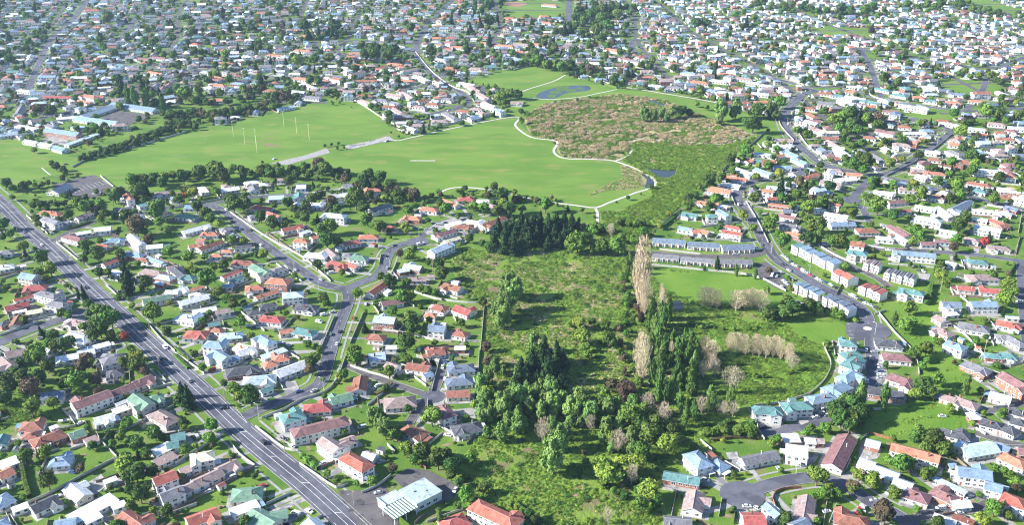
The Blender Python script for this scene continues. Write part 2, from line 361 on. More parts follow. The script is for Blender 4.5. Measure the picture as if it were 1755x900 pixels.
def near_road(p, skip_i=-1):
    d = np.hypot(RPTS[:,0]-p.x, RPTS[:,1]-p.y); d = np.where(RPTS[:,2] == skip_i, 1e9, d); k = int(np.argmin(d))
    return float(d[k]), int(RPTS[k,2]), k
DISCS = [(1491,566,13,'roundabout'), (1272,849,11,'cul'), (716,415,9,'valley'), (1572,206,9,'x'), (742,681,7,'y'), (1458,343,9,'z'), (731,198,8,'q'), (1313,741,5,'t')]
def skipfn(i, extra=.2):
    def f(p):
        d, r, k = near_road(p, i)
        if d < RD[r][1]/2+extra+1.5 and d < 20: return True
        for (x, y, rr, n) in DISCS:
            c = gp(x, y)
            if (c-Vector((p.x,p.y,0))).length < rr: return True
        return False
    return f
for i, (nm, wd, P, fp) in enumerate(RD):
    mb = MB(); strip(mb, P, -wd/2, wd/2, .13+i*.0015)
    # wheel-worn edges and patches are in the material; each road one structure
    o = mb.build(nm, M_asph if (fp or 'street' in nm) else M_asph2); tag(o, kind='structure')
    near = min(p.y for p in P) < 1300
    if near:
        sk = skipfn(i)
        kb = MB(); kerb(kb, P, wd/2, .25, .14, .12, sk); kerb(kb, P, -wd/2-.25, .25, .14, .12, sk)
        if kb.f: tag(kb.build('kerb', M_kerb), kind='structure')
    if fp:
        sk = skipfn(i, 2.5); fb = MB()
        o1 = 3.2 if wd < 12 else 4.5
        strip(fb, P, wd/2+o1, wd/2+o1+1.3, .115, 0, sk); strip(fb, P, -wd/2-o1-1.3, -wd/2-o1, .115, 0, sk)
        if fb.f: tag(fb.build('footpath', M_conc), kind='structure')
for k, (x, y, r, n) in enumerate(DISCS):
    c = gp(x, y); mb = MB(); nn = 28
    pts = [c+Vector((math.cos(2*math.pi*a/nn)*r, math.sin(2*math.pi*a/nn)*r, .205+k*.002)) for a in range(nn)]
    mb.v = [tuple(p) for p in pts]; mb.f = [tuple(range(nn))]; mb.m = [0]
    tag(mb.build('turning_circle', M_asph), kind='structure'); mark_disc(c.x, c.y, r+2, 2)
# paint on the main road
def at_len(P, d0, d1, off, half, z, mb):
    """painted bar between two distances along a line"""
    acc = 0; Nn = normals2d(P); seg = []
    for i in range(len(P)-1):
        l = (P[i+1]-P[i]).length
        a = max(d0, acc); b = min(d1, acc+l)
        if b > a:
            p = P[i].lerp(P[i+1], (a-acc)/l); q = P[i].lerp(P[i+1], (b-acc)/l)
            n = Nn[i].lerp(Nn[i+1], (a-acc)/l); n2 = Nn[i].lerp(Nn[i+1], (b-acc)/l); up = Vector((0,0,z))
            mb.quad(p+n*(off-half)+up, p+n*(off+half)+up, q+n2*(off+half)+up, q+n2*(off-half)+up)
        acc += l
def plen(P): return sum((P[i+1]-P[i]).length for i in range(len(P)-1))
mp = MB(); Pm = RD[0][2]; Lm = plen(Pm)
for off in (1.45, -1.45): at_len(Pm, 0, Lm, off, .16, .26, mp)
for off in (5.6, -5.6):
    d = 0
    while d < Lm: at_len(Pm, d, min(d+46, Lm), off, .13, .26, mp); d += 50
d = 0
while d < Lm:                                              # diagonal bars of the flush median
    for s in np.linspace(0, 1, 2)[:1]:
        acc = 0
        for i in range(len(Pm)-1):
            l = (Pm[i+1]-Pm[i]).length
            if acc+l >= d:
                dd = (Pm[i+1]-Pm[i]).normalized(); n = Vector((-dd.y, dd.x, 0)); p = Pm[i]+dd*(d-acc)+Vector((0,0,.262))
                a = p-n*1.2; b = p+n*1.2+dd*2.6
                mp.quad(a-dd*.3, a+dd*.3, b+dd*.3, b-dd*.3); break
            acc += l
    d += 31
tag(mp.build('road_marking', M_paint), kind='structure')
mp = MB()
for i in (1, 2, 3, 12, 15):
    P = RD[i][2]; LL = plen(P); d = 6
    while d < LL-6: at_len(P, d, d+3, 0, .09, .14+i*.0015+.05, mp); d += 9
for name_, ri_, n_ in (('asphalt_patch', 0, 46), ('asphalt_patch', 1, 9), ('asphalt_patch', 2, 12), ('asphalt_patch', 12, 12)):
    pb = MB(); rr_ = random.Random(ri_+5); P = RD[ri_][2]; LL = plen(P); hw_ = RD[ri_][1]/2
    for k in range(n_):
        d0 = rr_.uniform(5, LL-20); at_len(P, d0, d0+rr_.uniform(3, 22), rr_.uniform(-hw_+1.3, hw_-1.3), rr_.uniform(.4, 1.2), .14+ri_*.0015+.008+k*.0009, pb)
    tag(pb.build(name_, M_patch), kind='structure')
# give-way line at the junction, island markings
a = gp(404,700); b = gp(424,727)
for t in range(9):
    p = a.lerp(b, t/9); q = a.lerp(b, (t+.55)/9); n = Vector((.35, .2, 0)); up = Vector((0,0,.27))
    mp.quad(p+up, q+up, q+n+up, p+n+up)
tag(mp.build('road_marking', M_paint), kind='structure')
# parks' paths
PATHS = [
 (2.4, [tp('S',0,532),tp('S',28,532),tp('S',22,545),tp('S',8,568),tp('S',40,600),tp('S',80,622),tp('S',120,630),tp('S',180,637),tp('S',200,650),tp('S',183,682),tp('S',200,708),tp('S',250,721),tp('S',340,722),tp('S',430,726),tp('S',500,745),tp('S',580,778),tp('S',632,810),tp('S',646,832),tp('S',630,852),tp('S',560,873),(1080,334),(1045,347),(1020,356),(985,352),(930,345),(880,334),(835,325),(790,321),(765,325),(750,334)]),
 (2.1, [tp('S',465,730),tp('S',510,712),tp('S',535,685),tp('S',533,655),tp('S',555,635),tp('S',620,635),tp('S',700,640),tp('S',800,646),tp('S',900,654),tp('S',960,654),tp('S',1000,640),tp('S',1032,618)]),
 (2.0, [tp('S',40,415),tp('S',80,400),tp('S',130,385),tp('S',190,365),tp('S',235,340)]),
 (2.0, [tp('S',60,445),tp('S',180,450),tp('S',300,440),tp('S',400,420),tp('S',470,405)]),
 (2.4, [tp('S',505,395),tp('S',600,410),tp('S',720,430),tp('S',830,448),tp('S',920,465)]),
 (2.2, [(666,236),(680,241),(704,236),(761,223),(818,211),(860,203),(885,200)]),
 (2.2, [(1020,356),(1024,366),(1024,385)]),
 (1.6, [tp('S',900,560),tp('S',1000,590),tp('S',1080,608),tp('S',1140,600)]),
 (1.2, [tp('P',190,762),tp('P',210,780),tp('P',230,795)]),
]
for wd, pts in PATHS:
    P = smooth_line([gp(*p) for p in pts], 4); mb = MB(); strip(mb, P, -wd/2, wd/2, .15); tag(mb.build('path', M_path), kind='structure')
    Nn = normals2d(P)
    for k in range(len(P)-1): mark_disc(P[k].x, P[k].y, 2.6, 2)
    if wd >= 2.05:
        kb = MB(); kerb(kb, P, wd/2, .12, .06, .13); kerb(kb, P, -wd/2-.12, .12, .06, .13); tag(kb.build('path_edging', M_kerb), kind='structure')
def paved(name, pts, m, z): o, P = sheet(name, pts, z, m, 2, smooth=False); return o
paved('field_car_park', [(463,280),(520,267),(560,254),(566,262),(530,272),(492,283)], M_conc, .16)
paved('field_car_park', [(590,250),(628,243),(665,233),(676,240),(640,247),(597,257)], M_drive, .163)
paved('car_park', [tp('K',288,398),tp('K',340,388),tp('K',372,412),tp('K',465,500),tp('K',430,540),tp('K',385,520),tp('K',300,465)], M_asph2, .166)
paved('car_park', [tp('P',235,838),tp('P',300,825),tp('P',385,800),tp('P',430,795),tp('P',515,850),tp('P',440,895),tp('P',370,905),tp('P',300,880)], M_asph2, .169)
paved('school_courtyard', [tp('P',445,545),tp('P',520,500),tp('P',700,522),tp('P',640,548),tp('P',575,570)], M_asph2, .172)
paved('school_courtyard', [tp('P',180,640),tp('P',215,620),tp('P',310,635),tp('P',305,660),tp('P',240,655)], M_drive, .175)
paved('yard_asphalt', [tp('C',215,655),tp('C',300,610),tp('C',400,620),tp('C',560,700),tp('C',535,765),tp('C',480,790),tp('C',400,800),tp('C',300,740)], M_asph2, .178)
paved('yard_asphalt', [tp('C',-60,725),tp('C',90,725),tp('C',170,690),tp('C',240,790),tp('C',250,900),tp('C',80,960),tp('C',-20,820)], M_asph2, .181)
paved('yard_asphalt', [tp('K',752,700),tp('K',800,690),tp('K',850,700),tp('K',850,790),tp('K',790,795),tp('K',745,750)], M_asph, .184)
for t, pts in [('E',[(330,385),(400,375),(415,400),(350,415)]), ('E',[(490,355),(540,350),(560,372),(520,388)]), ('C',[(420,250),(470,205),(490,240),(480,290),(430,290)]), ('C',[(520,310),(620,300),(700,330),(640,355),(540,340)]),
               ('B',[(540,170),(620,160),(640,200),(570,240)]), ('A',[(430,700),(520,640),(560,690),(490,750)]), ('F',[(60,500),(140,520),(150,560),(40,580)]), ('E',[(130,530),(190,525),(200,560),(150,570)]),
               ('F',[(150,50),(190,60),(200,130),(150,200),(140,130)]), ('E',[(600,500),(670,500),(660,550),(610,540)]), ('L',[(350,440),(420,450),(410,480),(370,490)]), ('I',[(380,230),(440,190),(560,150),(620,150),(600,175),(480,215),(400,250)])]:
    paved('driveway', [tp(t, *p) for p in pts], M_drive if t != 'C' else M_conc, .187)
for i in range(8):                                         # parking-bay lines
    pass
mp = MB()
for i in range(9):
    a = gp(*tp('K', 756+i*2, 708+i*9)); b = gp(*tp('K', 776+i*2, 710+i*9)); n = Vector((0,.35,0)); up = Vector((0,0,.2))
    if i % 2 == 0: mp.quad(a+up, b+up, b+n+up, a+n+up)
for i in range(9):
    a = gp(*tp('P', 320+i*18, 860-i*5)); b = gp(*tp('P', 345+i*18, 875-i*5)); n = Vector((.4,0,0)); up = Vector((0,0,.2)); mp.quad(a+up, b+up, b+n+up, a+n+up)
tag(mp.build('bay_marking', M_paint), kind='structure')
# ---------------------------------------------------------------- houses: tile x y image-angle length width roof colour storeys [wall]
HD = '''
A 65 12 15 90 9 g P 2|A 35 65 -40 70 8 g P 1|A 345 35 10 125 8 g W 1|A 450 8 12 80 8 g W 1|A 575 45 15 120 10 h G 2|A 590 115 10 95 9 h C 1|A 272 228 8 130 9 g S 1
A 470 252 20 210 10 g M 2|A 602 213 22 85 8 g M 1|A 660 190 22 90 8 g M 1|A 735 157 22 105 9 g M 1|A 165 385 5 125 10 h D 1|A 160 435 5 90 8 h D 1|A 245 450 20 180 10 h D 1|A 222 490 20 80 4 f W 1
A 395 430 20 90 8 g N 1|A 535 352 15 110 9 g W 1|A 620 308 20 80 6 f W 1|A 725 262 -35 100 9 g N 2|A 795 245 15 95 8 h N 1|A 840 342 -30 120 10 h P 1|A 312 565 5 120 10 h B 1|A 50 578 20 95 8 f W 1|A 25 632 25 90 9 g O 1
A 398 727 -40 100 9 g W 1|A 568 672 20 75 4 f W 1|A 105 812 20 95 5 f W 1|A 225 790 25 150 9 g C 1|A 12 770 -40 70 9 h B 1|A 478 815 28 260 9 f W 1|A 478 868 25 100 5 f W 1|A 335 892 10 120 9 g B 1|A 610 800 20 80 5 f W 1
A 678 875 -35 120 9 g D 1|A 765 862 20 60 6 g D 1|A 845 655 20 130 9 g R 2|A 835 510 25 110 8 f W 1|A 888 485 10 70 7 g T 1|A 850 562 25 120 7 f P 1|A 882 735 20 130 9 g G 2|A 5 465 60 60 8 g T 1
B 230 25 -30 85 8 g B 2|B 292 45 20 70 7 g B 1|B 345 100 10 175 10 h C 1 4|B 435 148 5 175 11 h L 1|B 485 70 15 75 8 h O 1|B 540 38 10 90 9 h O 1|B 600 92 20 175 10 g W 1|B 510 18 20 130 6 f L 1|B 365 5 20 90 8 g W 1|B 468 203 20 68 5 g T 1
B 732 292 5 145 10 h R 1|B 602 338 15 125 11 h T 2|B 795 270 5 60 5 g T 1|B 852 246 15 115 9 g N 1|B 745 390 14 300 10 h M 2|B 800 485 -35 105 9 g P 2|B 880 468 20 100 8 g P 1|B 15 442 10 80 8 g T 1|B 140 545 10 130 9 h Y 2|B 75 612 20 110 6 f P 1
B 270 598 25 115 8 g P 1|B 205 637 25 80 8 g P 1|B 140 667 25 105 8 g P 1|B 72 703 25 75 8 g P 1|B 18 727 25 90 8 g P 1|B 370 735 5 165 11 h N 1|B 358 815 20 155 7 f W 1|B 140 855 20 175 9 g R 2|B 455 865 -30 140 10 g N 1|B 535 845 10 95 7 g N 1
C 440 8 8 95 9 g D 1|C 138 28 5 90 10 g L 1|C 75 38 0 40 4 f O 1|C 350 85 -8 120 9 g D 1|C 400 127 20 52 5 g B 1|C 50 175 80 75 9 g D 1|C 570 90 5 140 9 h S 1|C 560 158 5 140 9 h S 1|C 555 222 3 125 8 g D 1|C 258 262 5 165 12 h P 1
C 485 312 -45 90 9 h M 2|C 545 348 0 45 6 f C 1|C 600 398 10 155 10 h C 1|C 330 417 -20 130 9 h D 1|C 30 572 -30 150 9 h R 2|C 100 542 -15 72 7 g W 1|C 745 840 -25 260 10 h R 2|C 535 882 20 140 10 h R 1
D 805 655 -10 195 8 g T 1 4|D 868 780 80 100 10 g P 1|D 785 882 -5 150 9 g G 1|D 890 560 -45 115 10 h B 2|E 97 590 -30 85 9 h B 1
E 345 305 -3 155 9 h T 2 0|E 495 283 3 155 9 h T 2 0|E 625 243 10 140 9 h B 2 0|E 705 190 20 115 10 h B 2 0|E 765 130 30 95 9 h B 2 0|E 785 60 35 90 9 h T 2 0
E 468 455 0 90 8 f W 1|E 497 522 -8 120 11 f W 2|E 305 552 12 190 8 g G 1|E 565 465 -3 60 6 g W 1|E 615 465 -3 50 6 g P 1|E 718 520 62 180 11 g M 1|E 275 868 0 120 11 g R 2|E 540 812 80 120 9 g P 1|E 780 872 -10 190 10 h D 1
F 268 150 -18 145 10 h M 1|F 190 215 -10 190 10 g C 1|F 655 88 -20 155 9 h G 1|F 745 28 -5 95 7 h T 1|F 822 28 -10 90 8 h T 1|F 862 165 -30 180 10 g M 2|F 780 238 -15 120 9 g L 1
F 508 245 -15 85 7 g P 1|F 600 268 -20 145 9 h P 1|F 645 337 0 65 7 h W 1|F 552 432 -12 150 8 h C 1|F 738 378 -15 130 9 h C 1|F 830 408 -25 95 9 h C 1|F 868 318 -15 90 8 h C 1|F 873 368 -15 90 8 h C 1|F 665 505 10 175 11 g L 1
F 785 505 -20 85 7 f B 1|F 850 567 -25 155 9 h O 1|F 125 478 -15 82 8 g L 1|F 342 525 -15 265 9 g O 2|F 95 582 -20 90 9 g W 1|F 192 628 -20 145 9 g L 1|F 280 685 -20 110 8 g L 1|F 530 592 0 36 5 g B 1
F 645 628 -8 185 10 g B 2|F 745 700 -15 100 9 g B 2|F 350 745 -18 145 10 h M 1|F 492 745 -25 145 9 h M 1|F 520 698 -25 190 4 f L 1|F 575 788 5 95 7 g W 1|F 852 772 -20 150 10 h R 2|F 795 808 -35 90 5 f D 1|F 490 878 -20 130 6 f W 1|F 588 875 -20 120 5 f D 1
G 258 132 -5 110 9 h O 1|G 430 148 20 90 7 g P 1|G 262 172 -20 80 8 g G 2|G 320 182 0 70 6 f G 1|G 380 262 -15 100 8 h M 1|G 430 238 10 80 6 f W 1|G 528 215 5 90 9 g W 1|G 592 272 5 100 9 h B 1|G 525 303 -5 60 5 g R 1
G 700 272 -40 80 7 g W 2|G 655 45 -50 60 7 g O 2|G 795 305 5 90 8 g W 2|G 688 345 -10 100 8 h B 1|G 740 372 -5 60 7 h D 1|G 800 378 -20 90 6 g B 1|G 565 388 20 80 6 g R 1|G 600 443 -10 70 7 f W 1|G 785 438 -10 120 9 h P 1
G 848 463 -10 90 8 h L 1|G 745 462 10 90 5 f D 1|G 825 495 -10 50 5 g L 1|G 885 415 10 60 8 g P 1|G 805 575 12 150 7 g N 1|G 885 540 0 70 7 g W 1|G 148 458 -10 80 9 g B 2|G 180 515 5 125 10 h R 1|G 245 553 -15 110 8 h G 2|G 298 602 -10 100 8 h G 2
G 120 572 15 105 5 g R 1|G 85 612 15 130 8 g R 1|G 100 643 12 80 3 f W 1|G 175 640 10 90 7 g Y 1|G 240 625 10 60 5 g Y 1|G 85 690 60 60 7 g D 1|G 405 697 -10 125 9 h P 1|G 398 772 -15 135 10 h W 1|G 88 852 12 110 9 g P 2|G 30 335 5 80 8 h G 1|G 30 408 10 85 10 h W 1
G 340 880 8 115 6 f W 1|G 440 845 15 90 6 f W 1|G 515 820 15 110 6 f W 1|G 570 873 0 115 10 h G 1|G 240 840 -20 40 5 g W 1|G 20 700 20 60 7 h C 1
H 60 148 -5 105 9 h N 1|H 108 215 15 145 8 g W 1|H 178 240 0 95 8 h O 1|H 105 300 10 75 6 g O 1|H 180 300 20 130 8 g D 1|H 268 330 0 60 6 h O 1|H 215 352 0 60 6 h O 1|H 350 312 5 90 6 f C 1|H 355 388 -3 125 9 h D 1
H 437 425 -30 90 9 g N 2|H 290 447 20 110 5 g R 1|H 322 473 20 90 5 g T 1|H 407 515 5 98 9 h O 1|H 532 482 -5 118 11 h O 2|H 470 552 18 125 6 g O 1|H 605 552 5 110 10 h L 2|H 675 617 -5 120 10 h C 1|H 475 608 10 90 7 h C 1|H 415 645 10 90 7 h C 1
H 497 677 -5 125 10 h R 1|H 272 508 0 60 6 g B 1|H 62 462 -5 80 8 h T 1|H 20 440 -40 80 8 g C 1|H 20 530 15 90 8 g W 1|H 110 525 20 80 5 f D 1|H 95 578 15 155 9 g W 1|H 150 632 10 130 7 g W 1|H 245 638 10 80 7 g P 1|H 65 672 -10 115 11 h L 1
H 200 705 10 65 6 g T 1|H 218 737 -10 60 6 h D 1|H 110 755 0 125 11 h R 1|H 288 762 5 125 9 h L 1|H 205 808 -5 110 9 h B 2|H 355 828 -15 105 10 h Y 1|H 462 787 -30 90 8 h B 2|H 490 868 10 90 5 f L 1|H 572 742 10 78 6 g O 1|H 665 743 -10 115 9 h T 1
H 602 210 12 115 8 g R 1|H 668 235 20 50 5 f L 1|H 650 275 -5 78 8 h O 2|H 728 255 15 65 6 g O 1|H 445 105 -10 90 8 h R 1|H 505 143 -20 70 6 g O 2|H 720 90 -5 90 9 h W 1|H 818 145 -5 125 10 h L 2|H 850 42 10 75 8 g W 2|H 887 290 20 60 8 g D 1
H 888 350 0 60 8 h G 1|H 805 340 -40 60 7 g P 1|H 725 350 -5 115 10 h W 1|H 838 397 -15 105 9 h R 1|I 113 15 5 85 8 h O 2|I 155 105 15 110 9 g G 1|I 407 113 -5 92 9 h O 1|I 318 157 -5 95 9 h O 1|I 205 205 0 50 6 h R 1|I 515 82 -20 85 7 g O 1
I 595 62 0 90 9 h R 1|I 690 72 0 80 8 h W 1|I 745 102 -15 90 9 h P 1|I 735 180 22 125 8 g D 1|I 635 180 -10 90 8 h W 1|I 585 203 0 100 9 h D 1|I 535 192 15 80 7 f W 1|I 482 237 15 115 8 g M 1|I 525 270 15 82 6 g Y 1|I 468 312 22 118 9 g L 2
I 95 255 0 105 9 h O 1|I 15 285 10 75 8 h R 1|I 45 362 -5 92 9 h N 1|I 10 405 -20 60 7 g R 1|I 325 410 -10 92 8 g L 1|I 275 432 10 60 6 f L 1|I 345 473 0 100 7 g P 1|I 140 522 35 105 8 g D 1|I 215 592 10 115 8 g M 1|I 525 515 -15 92 9 g D 1
I 462 620 -10 82 9 h D 1|I 412 658 -5 62 6 h O 1|I 583 633 -20 88 10 g R 1|I 180 680 -5 112 10 g L 2|I 140 772 -5 84 9 h D 1|I 447 725 -5 92 9 g S 2|I 565 753 -10 82 8 h D 1|I 455 838 5 112 9 h D 1|I 212 828 0 60 5 f W 1|I 565 832 0 60 5 f W 1
J 845 142 -8 82 8 g T 1|J 825 215 -10 75 7 g B 1|J 888 228 5 72 8 g O 1|K 100 12 -10 92 8 g O 1|K 40 85 -8 115 8 g O 1|K 95 100 -5 92 6 f W 1|K 62 148 0 62 7 h T 2|K 122 135 -30 62 7 g B 2|K 15 230 -10 62 8 g O 1|K 170 207 -10 90 6 h R 1|K 165 235 -10 105 7 g R 2
K 347 20 -5 62 7 g O 2|K 375 60 5 72 6 g R 1|K 405 97 -8 112 6 f O 1|K 490 100 0 62 7 h L 1|K 410 35 -5 72 6 f L 1|K 430 150 -12 122 7 g M 1|K 465 200 -10 112 8 g G 1|K 495 245 -10 112 8 h O 1 4|K 610 118 5 66 7 f W 1|K 695 90 -15 62 7 g D 2|K 700 147 -10 125 8 g W 2
K 730 190 2 132 9 g B 1|K 610 15 10 62 7 g L 2|K 860 222 0 115 10 h D 1|K 810 337 -8 105 9 h T 2|K 760 800 -5 92 9 h T 2 0|K 778 862 10 100 9 h T 2 0
L 180 32 -10 102 8 g W 1|L 300 12 0 82 7 g G 1|L 250 75 5 102 7 g M 1|L 270 122 3 92 7 g D 1|L 440 52 -10 112 8 h P 1|L 395 107 -10 112 7 g W 1|L 578 97 25 112 9 g S 1|L 495 132 -35 92 8 g W 1|L 410 165 -10 142 10 h L 2|L 690 125 -5 112 7 f W 1
L 795 132 -10 92 9 h W 1|L 675 167 -10 82 6 g W 1|L 765 182 -20 112 8 h D 1|L 715 213 -10 142 9 g L 2|L 835 20 -5 125 9 g W 2|L 258 228 -30 112 8 g M 1|L 270 272 -20 72 6 f W 1|L 185 265 -5 92 7 h W 1|L 403 290 0 82 7 g M 1|L 478 278 -3 80 6 g M 1|L 632 270 -10 82 9 h P 1
L 770 312 -5 122 8 h P 1|L 510 230 -10 92 6 g L 1|L 335 343 -5 225 8 g B 2|L 525 395 -15 62 7 g W 1|L 665 385 -5 102 9 h T 1|L 685 462 0 155 10 h P 1|L 600 520 -5 94 8 g R 1|L 725 532 -5 122 8 g R 1|L 320 537 -10 142 9 h T 2|L 525 602 -3 102 9 g S 2|L 690 600 0 142 9 g B 2
L 472 680 -30 62 8 g P 1|L 525 656 5 72 5 f W 1|L 485 743 -25 102 9 h P 1|L 548 814 -20 112 9 h B 2|L 645 720 -10 165 11 h G 1|L 825 706 -10 135 9 h R 1|L 840 674 -5 72 4 f L 1|L 785 773 -5 62 7 h G 1|L 850 790 -30 122 8 h G 1|L 205 800 -5 145 11 h C 1|L 245 872 -5 150 10 h M 1
R 265 422 -5 72 9 h D 1|R 325 432 -5 60 9 h T 1|R 400 445 -10 95 10 g W 1|R 270 467 -5 85 10 g G 1|R 190 488 -5 60 8 h D 1|R 198 520 -30 60 9 h D 1|R 200 555 -15 60 9 g W 2|R 225 587 -20 65 9 g P 2|R 280 598 0 90 8 g Y 2|R 285 625 0 80 8 g D 1|R 305 656 -30 75 8 g P 1
R 345 690 -35 90 9 g W 2|R 465 622 -5 60 8 h D 1|R 535 597 -10 90 9 g M 2|R 560 685 -30 70 8 g W 1|R 610 655 -5 85 9 h P 2|R 625 573 -5 65 9 h D 1|R 562 551 -5 70 8 g M 1|R 672 605 0 105 7 f W 1|R 725 590 0 60 9 h B 1|R 802 547 -5 75 9 h D 1|R 950 585 -5 80 8 g L 1|R 1040 560 -5 85 9 h P 1
R 865 655 -5 85 9 h O 1|R 890 732 -5 85 10 h D 2|R 850 692 -20 70 8 h G 1|R 760 722 -5 65 8 h D 1|R 690 772 -5 80 8 h P 1|R 760 785 -5 100 8 h O 1|R 835 565 -10 110 8 f W 1|R 960 608 -5 70 7 g R 1|R 1080 630 -5 85 8 h D 1|R 1055 700 0 65 8 h P 1|R 1000 775 -5 130 8 f W 2|R 1090 795 -5 80 10 h O 2
R 1100 862 -5 115 10 g W 1|R 960 835 -10 110 8 h D 1|R 640 860 -5 90 8 g P 1|R 530 875 -5 100 9 g W 1|R 600 430 -10 75 9 h T 1|R 680 440 -5 70 9 h O 1|R 745 455 -5 60 8 h T 1|R 680 485 -5 110 9 h W 2|R 845 462 -5 75 9 h O 1|R 955 458 -5 90 8 h O 1|R 970 420 0 85 10 g D 2|R 1070 445 -10 80 9 h P 1
R 70 635 -3 95 9 g P 1|R 65 662 -3 85 9 g W 2|R 110 697 -25 75 8 g B 1|R 150 730 -25 70 8 g B 1|R 70 757 -3 85 7 g B 1|R 5 732 -3 60 8 g R 1|R 195 800 20 75 7 g O 1|R 310 772 -5 75 9 h P 1|R 355 812 5 90 9 g W 1|R 390 790 -5 70 8 g O 1|R 100 832 -5 80 9 g W 1|R 40 852 -5 90 9 g L 1
R 290 830 -10 100 9 g P 1|R 240 862 -10 90 9 h L 1|R 512 722 -30 80 8 g G 1|R 365 468 -20 90 8 g L 1|R 465 462 -10 85 9 g T 1|R 520 405 -10 80 8 h T 1|R 730 395 -5 90 8 g W 1|R 860 425 -5 80 9 g S 1|R 560 505 -5 80 8 g M 1|R 430 520 -5 60 8 h W 1|R 750 690 -5 70 8 g W 1|R 1130 580 -5 80 9 g L 1|R 1060 600 -5 60 8 h D 1
Q 562 305 20 50 9 h O 1|Q 455 330 15 65 9 g P 2|Q 365 355 -10 60 9 h D 2|Q 295 370 -5 70 9 h D 1|Q 200 355 -5 75 10 h O 1|Q 235 388 -20 70 9 h W 1|Q 500 365 0 95 8 g D 1|Q 588 360 0 85 9 h W 1|Q 678 365 -3 85 9 h O 1|Q 745 352 -20 70 9 h W 1|Q 628 290 -5 65 8 g O 1|Q 700 315 10 85 8 h P 1
Q 490 432 0 75 9 h D 1|Q 495 460 -20 60 8 h P 1|Q 565 452 -5 70 9 h G 1|Q 625 430 -10 70 9 g P 1|Q 685 432 -30 70 9 g P 1|Q 605 482 0 70 9 h D 1|Q 640 502 -30 60 8 h P 1|Q 662 525 0 75 9 g G 1|Q 600 528 0 50 7 g W 1|Q 655 555 0 50 7 g W 1|Q 712 547 0 70 9 h G 1|Q 742 567 0 70 8 g P 1|Q 695 580 -20 60 7 g W 1
Q 835 420 -5 70 9 h D 1|Q 870 448 -5 60 9 h G 1|Q 800 470 -5 60 9 h D 1|Q 738 482 -5 60 8 h P 1|Q 880 523 -30 65 9 h G 1|Q 830 547 0 80 9 h P 1|Q 940 502 -5 70 9 h D 1|Q 1000 492 -5 60 9 h P 1|Q 1055 475 -20 60 9 g W 1|Q 1085 495 -5 50 7 g L 1|Q 1030 435 -30 65 8 g P 1|Q 990 402 -30 60 8 g P 1|Q 955 380 -10 70 8 g W 1
Q 880 315 -5 80 9 h D 1|Q 835 268 -5 60 8 h L 1|Q 995 310 -5 70 9 h P 1|Q 250 440 -5 80 9 g G 1|Q 185 415 -5 70 8 g L 1|Q 70 410 -5 70 9 h D 1|Q 130 487 10 80 7 g L 1|Q 290 300 0 85 8 f W 1|Q 85 250 -5 80 9 h O 1|Q 210 228 -5 80 9 h O 1|Q 235 163 -5 70 9 h O 1|Q 1050 195 -5 80 9 h O 1|Q 1125 205 -5 85 9 h O 1|Q 920 212 -5 80 9 h O 1
S 40 200 -5 80 9 g P 1|S 110 200 -5 75 9 h O 1|S 145 100 -5 60 9 h O 1|S 465 228 -10 85 10 g O 1|S 510 265 -10 60 9 h M 1|S 550 275 -10 60 9 h G 1|S 440 308 0 60 8 g W 1|S 605 295 -10 60 9 h P 1|S 750 312 -5 75 9 h P 1|S 600 350 0 80 8 g O 1|S 690 360 0 75 8 g P 1|S 570 375 0 55 8 h T 1|S 645 388 -5 75 9 h L 1|S 735 395 -5 75 9 h G 1
S 845 372 -5 85 10 h O 1|S 965 335 -5 75 9 h O 1|S 800 330 -10 70 9 h B 1|S 930 365 -5 80 9 h W 1|S 1045 355 -5 85 9 h P 1|S 965 418 -5 85 9 h L 1|S 895 408 -5 70 8 h B 1|S 1090 375 -5 70 9 h L 1|S 1055 428 -5 80 9 h D 1|S 1120 425 -5 80 9 g L 1|S 915 280 -5 65 8 h O 1|S 970 298 -5 80 8 h R 1|S 1150 388 -5 70 9 h L 1|S 860 338 -5 60 8 h P 1
S 1055 722 -15 75 9 g R 1|S 1125 730 -5 80 7 g T 1|S 1055 780 -20 95 8 g L 1|S 1000 808 -8 120 9 g O 1|S 985 840 -8 90 8 f W 1|S 935 865 -8 105 9 g O 1|S 1135 778 -20 80 8 g B 1|S 1130 700 -5 80 7 f L 1
S 15 270 5 45 8 g L 1|S 15 465 0 60 9 g P 1|S 165 20 -5 70 9 h O 1
P 55 345 0 75 10 h O 1|P 8 480 0 50 9 h O 1|P 90 500 60 80 9 g G 1|P 175 497 -5 65 9 h O 1|P 260 440 0 150 8 g R 1|P 405 435 -10 70 10 h O 2|P 385 460 -10 60 8 g O 1|P 440 438 0 65 8 g R 1|P 650 265 -5 70 9 h M 1|P 720 260 -5 80 9 h M 1|P 990 385 -5 75 10 h O 2|P 985 452 0 90 9 h O 1
P 1085 377 -5 70 9 h B 1|P 705 330 -10 60 8 g O 1|P 420 45 0 65 9 g R 1|P 1025 285 -5 70 8 g D 1|P 985 350 -10 60 8 h O 1|P 920 400 0 80 9 g W 1|P 360 350 0 75 8 g W 1|P 215 345 0 80 9 g B 1|P 110 410 -5 70 9 h W 1|P 750 440 10 80 9 g L 1|P 885 198 -10 40 8 h R 1
'''
class H: pass
HOUSES = []
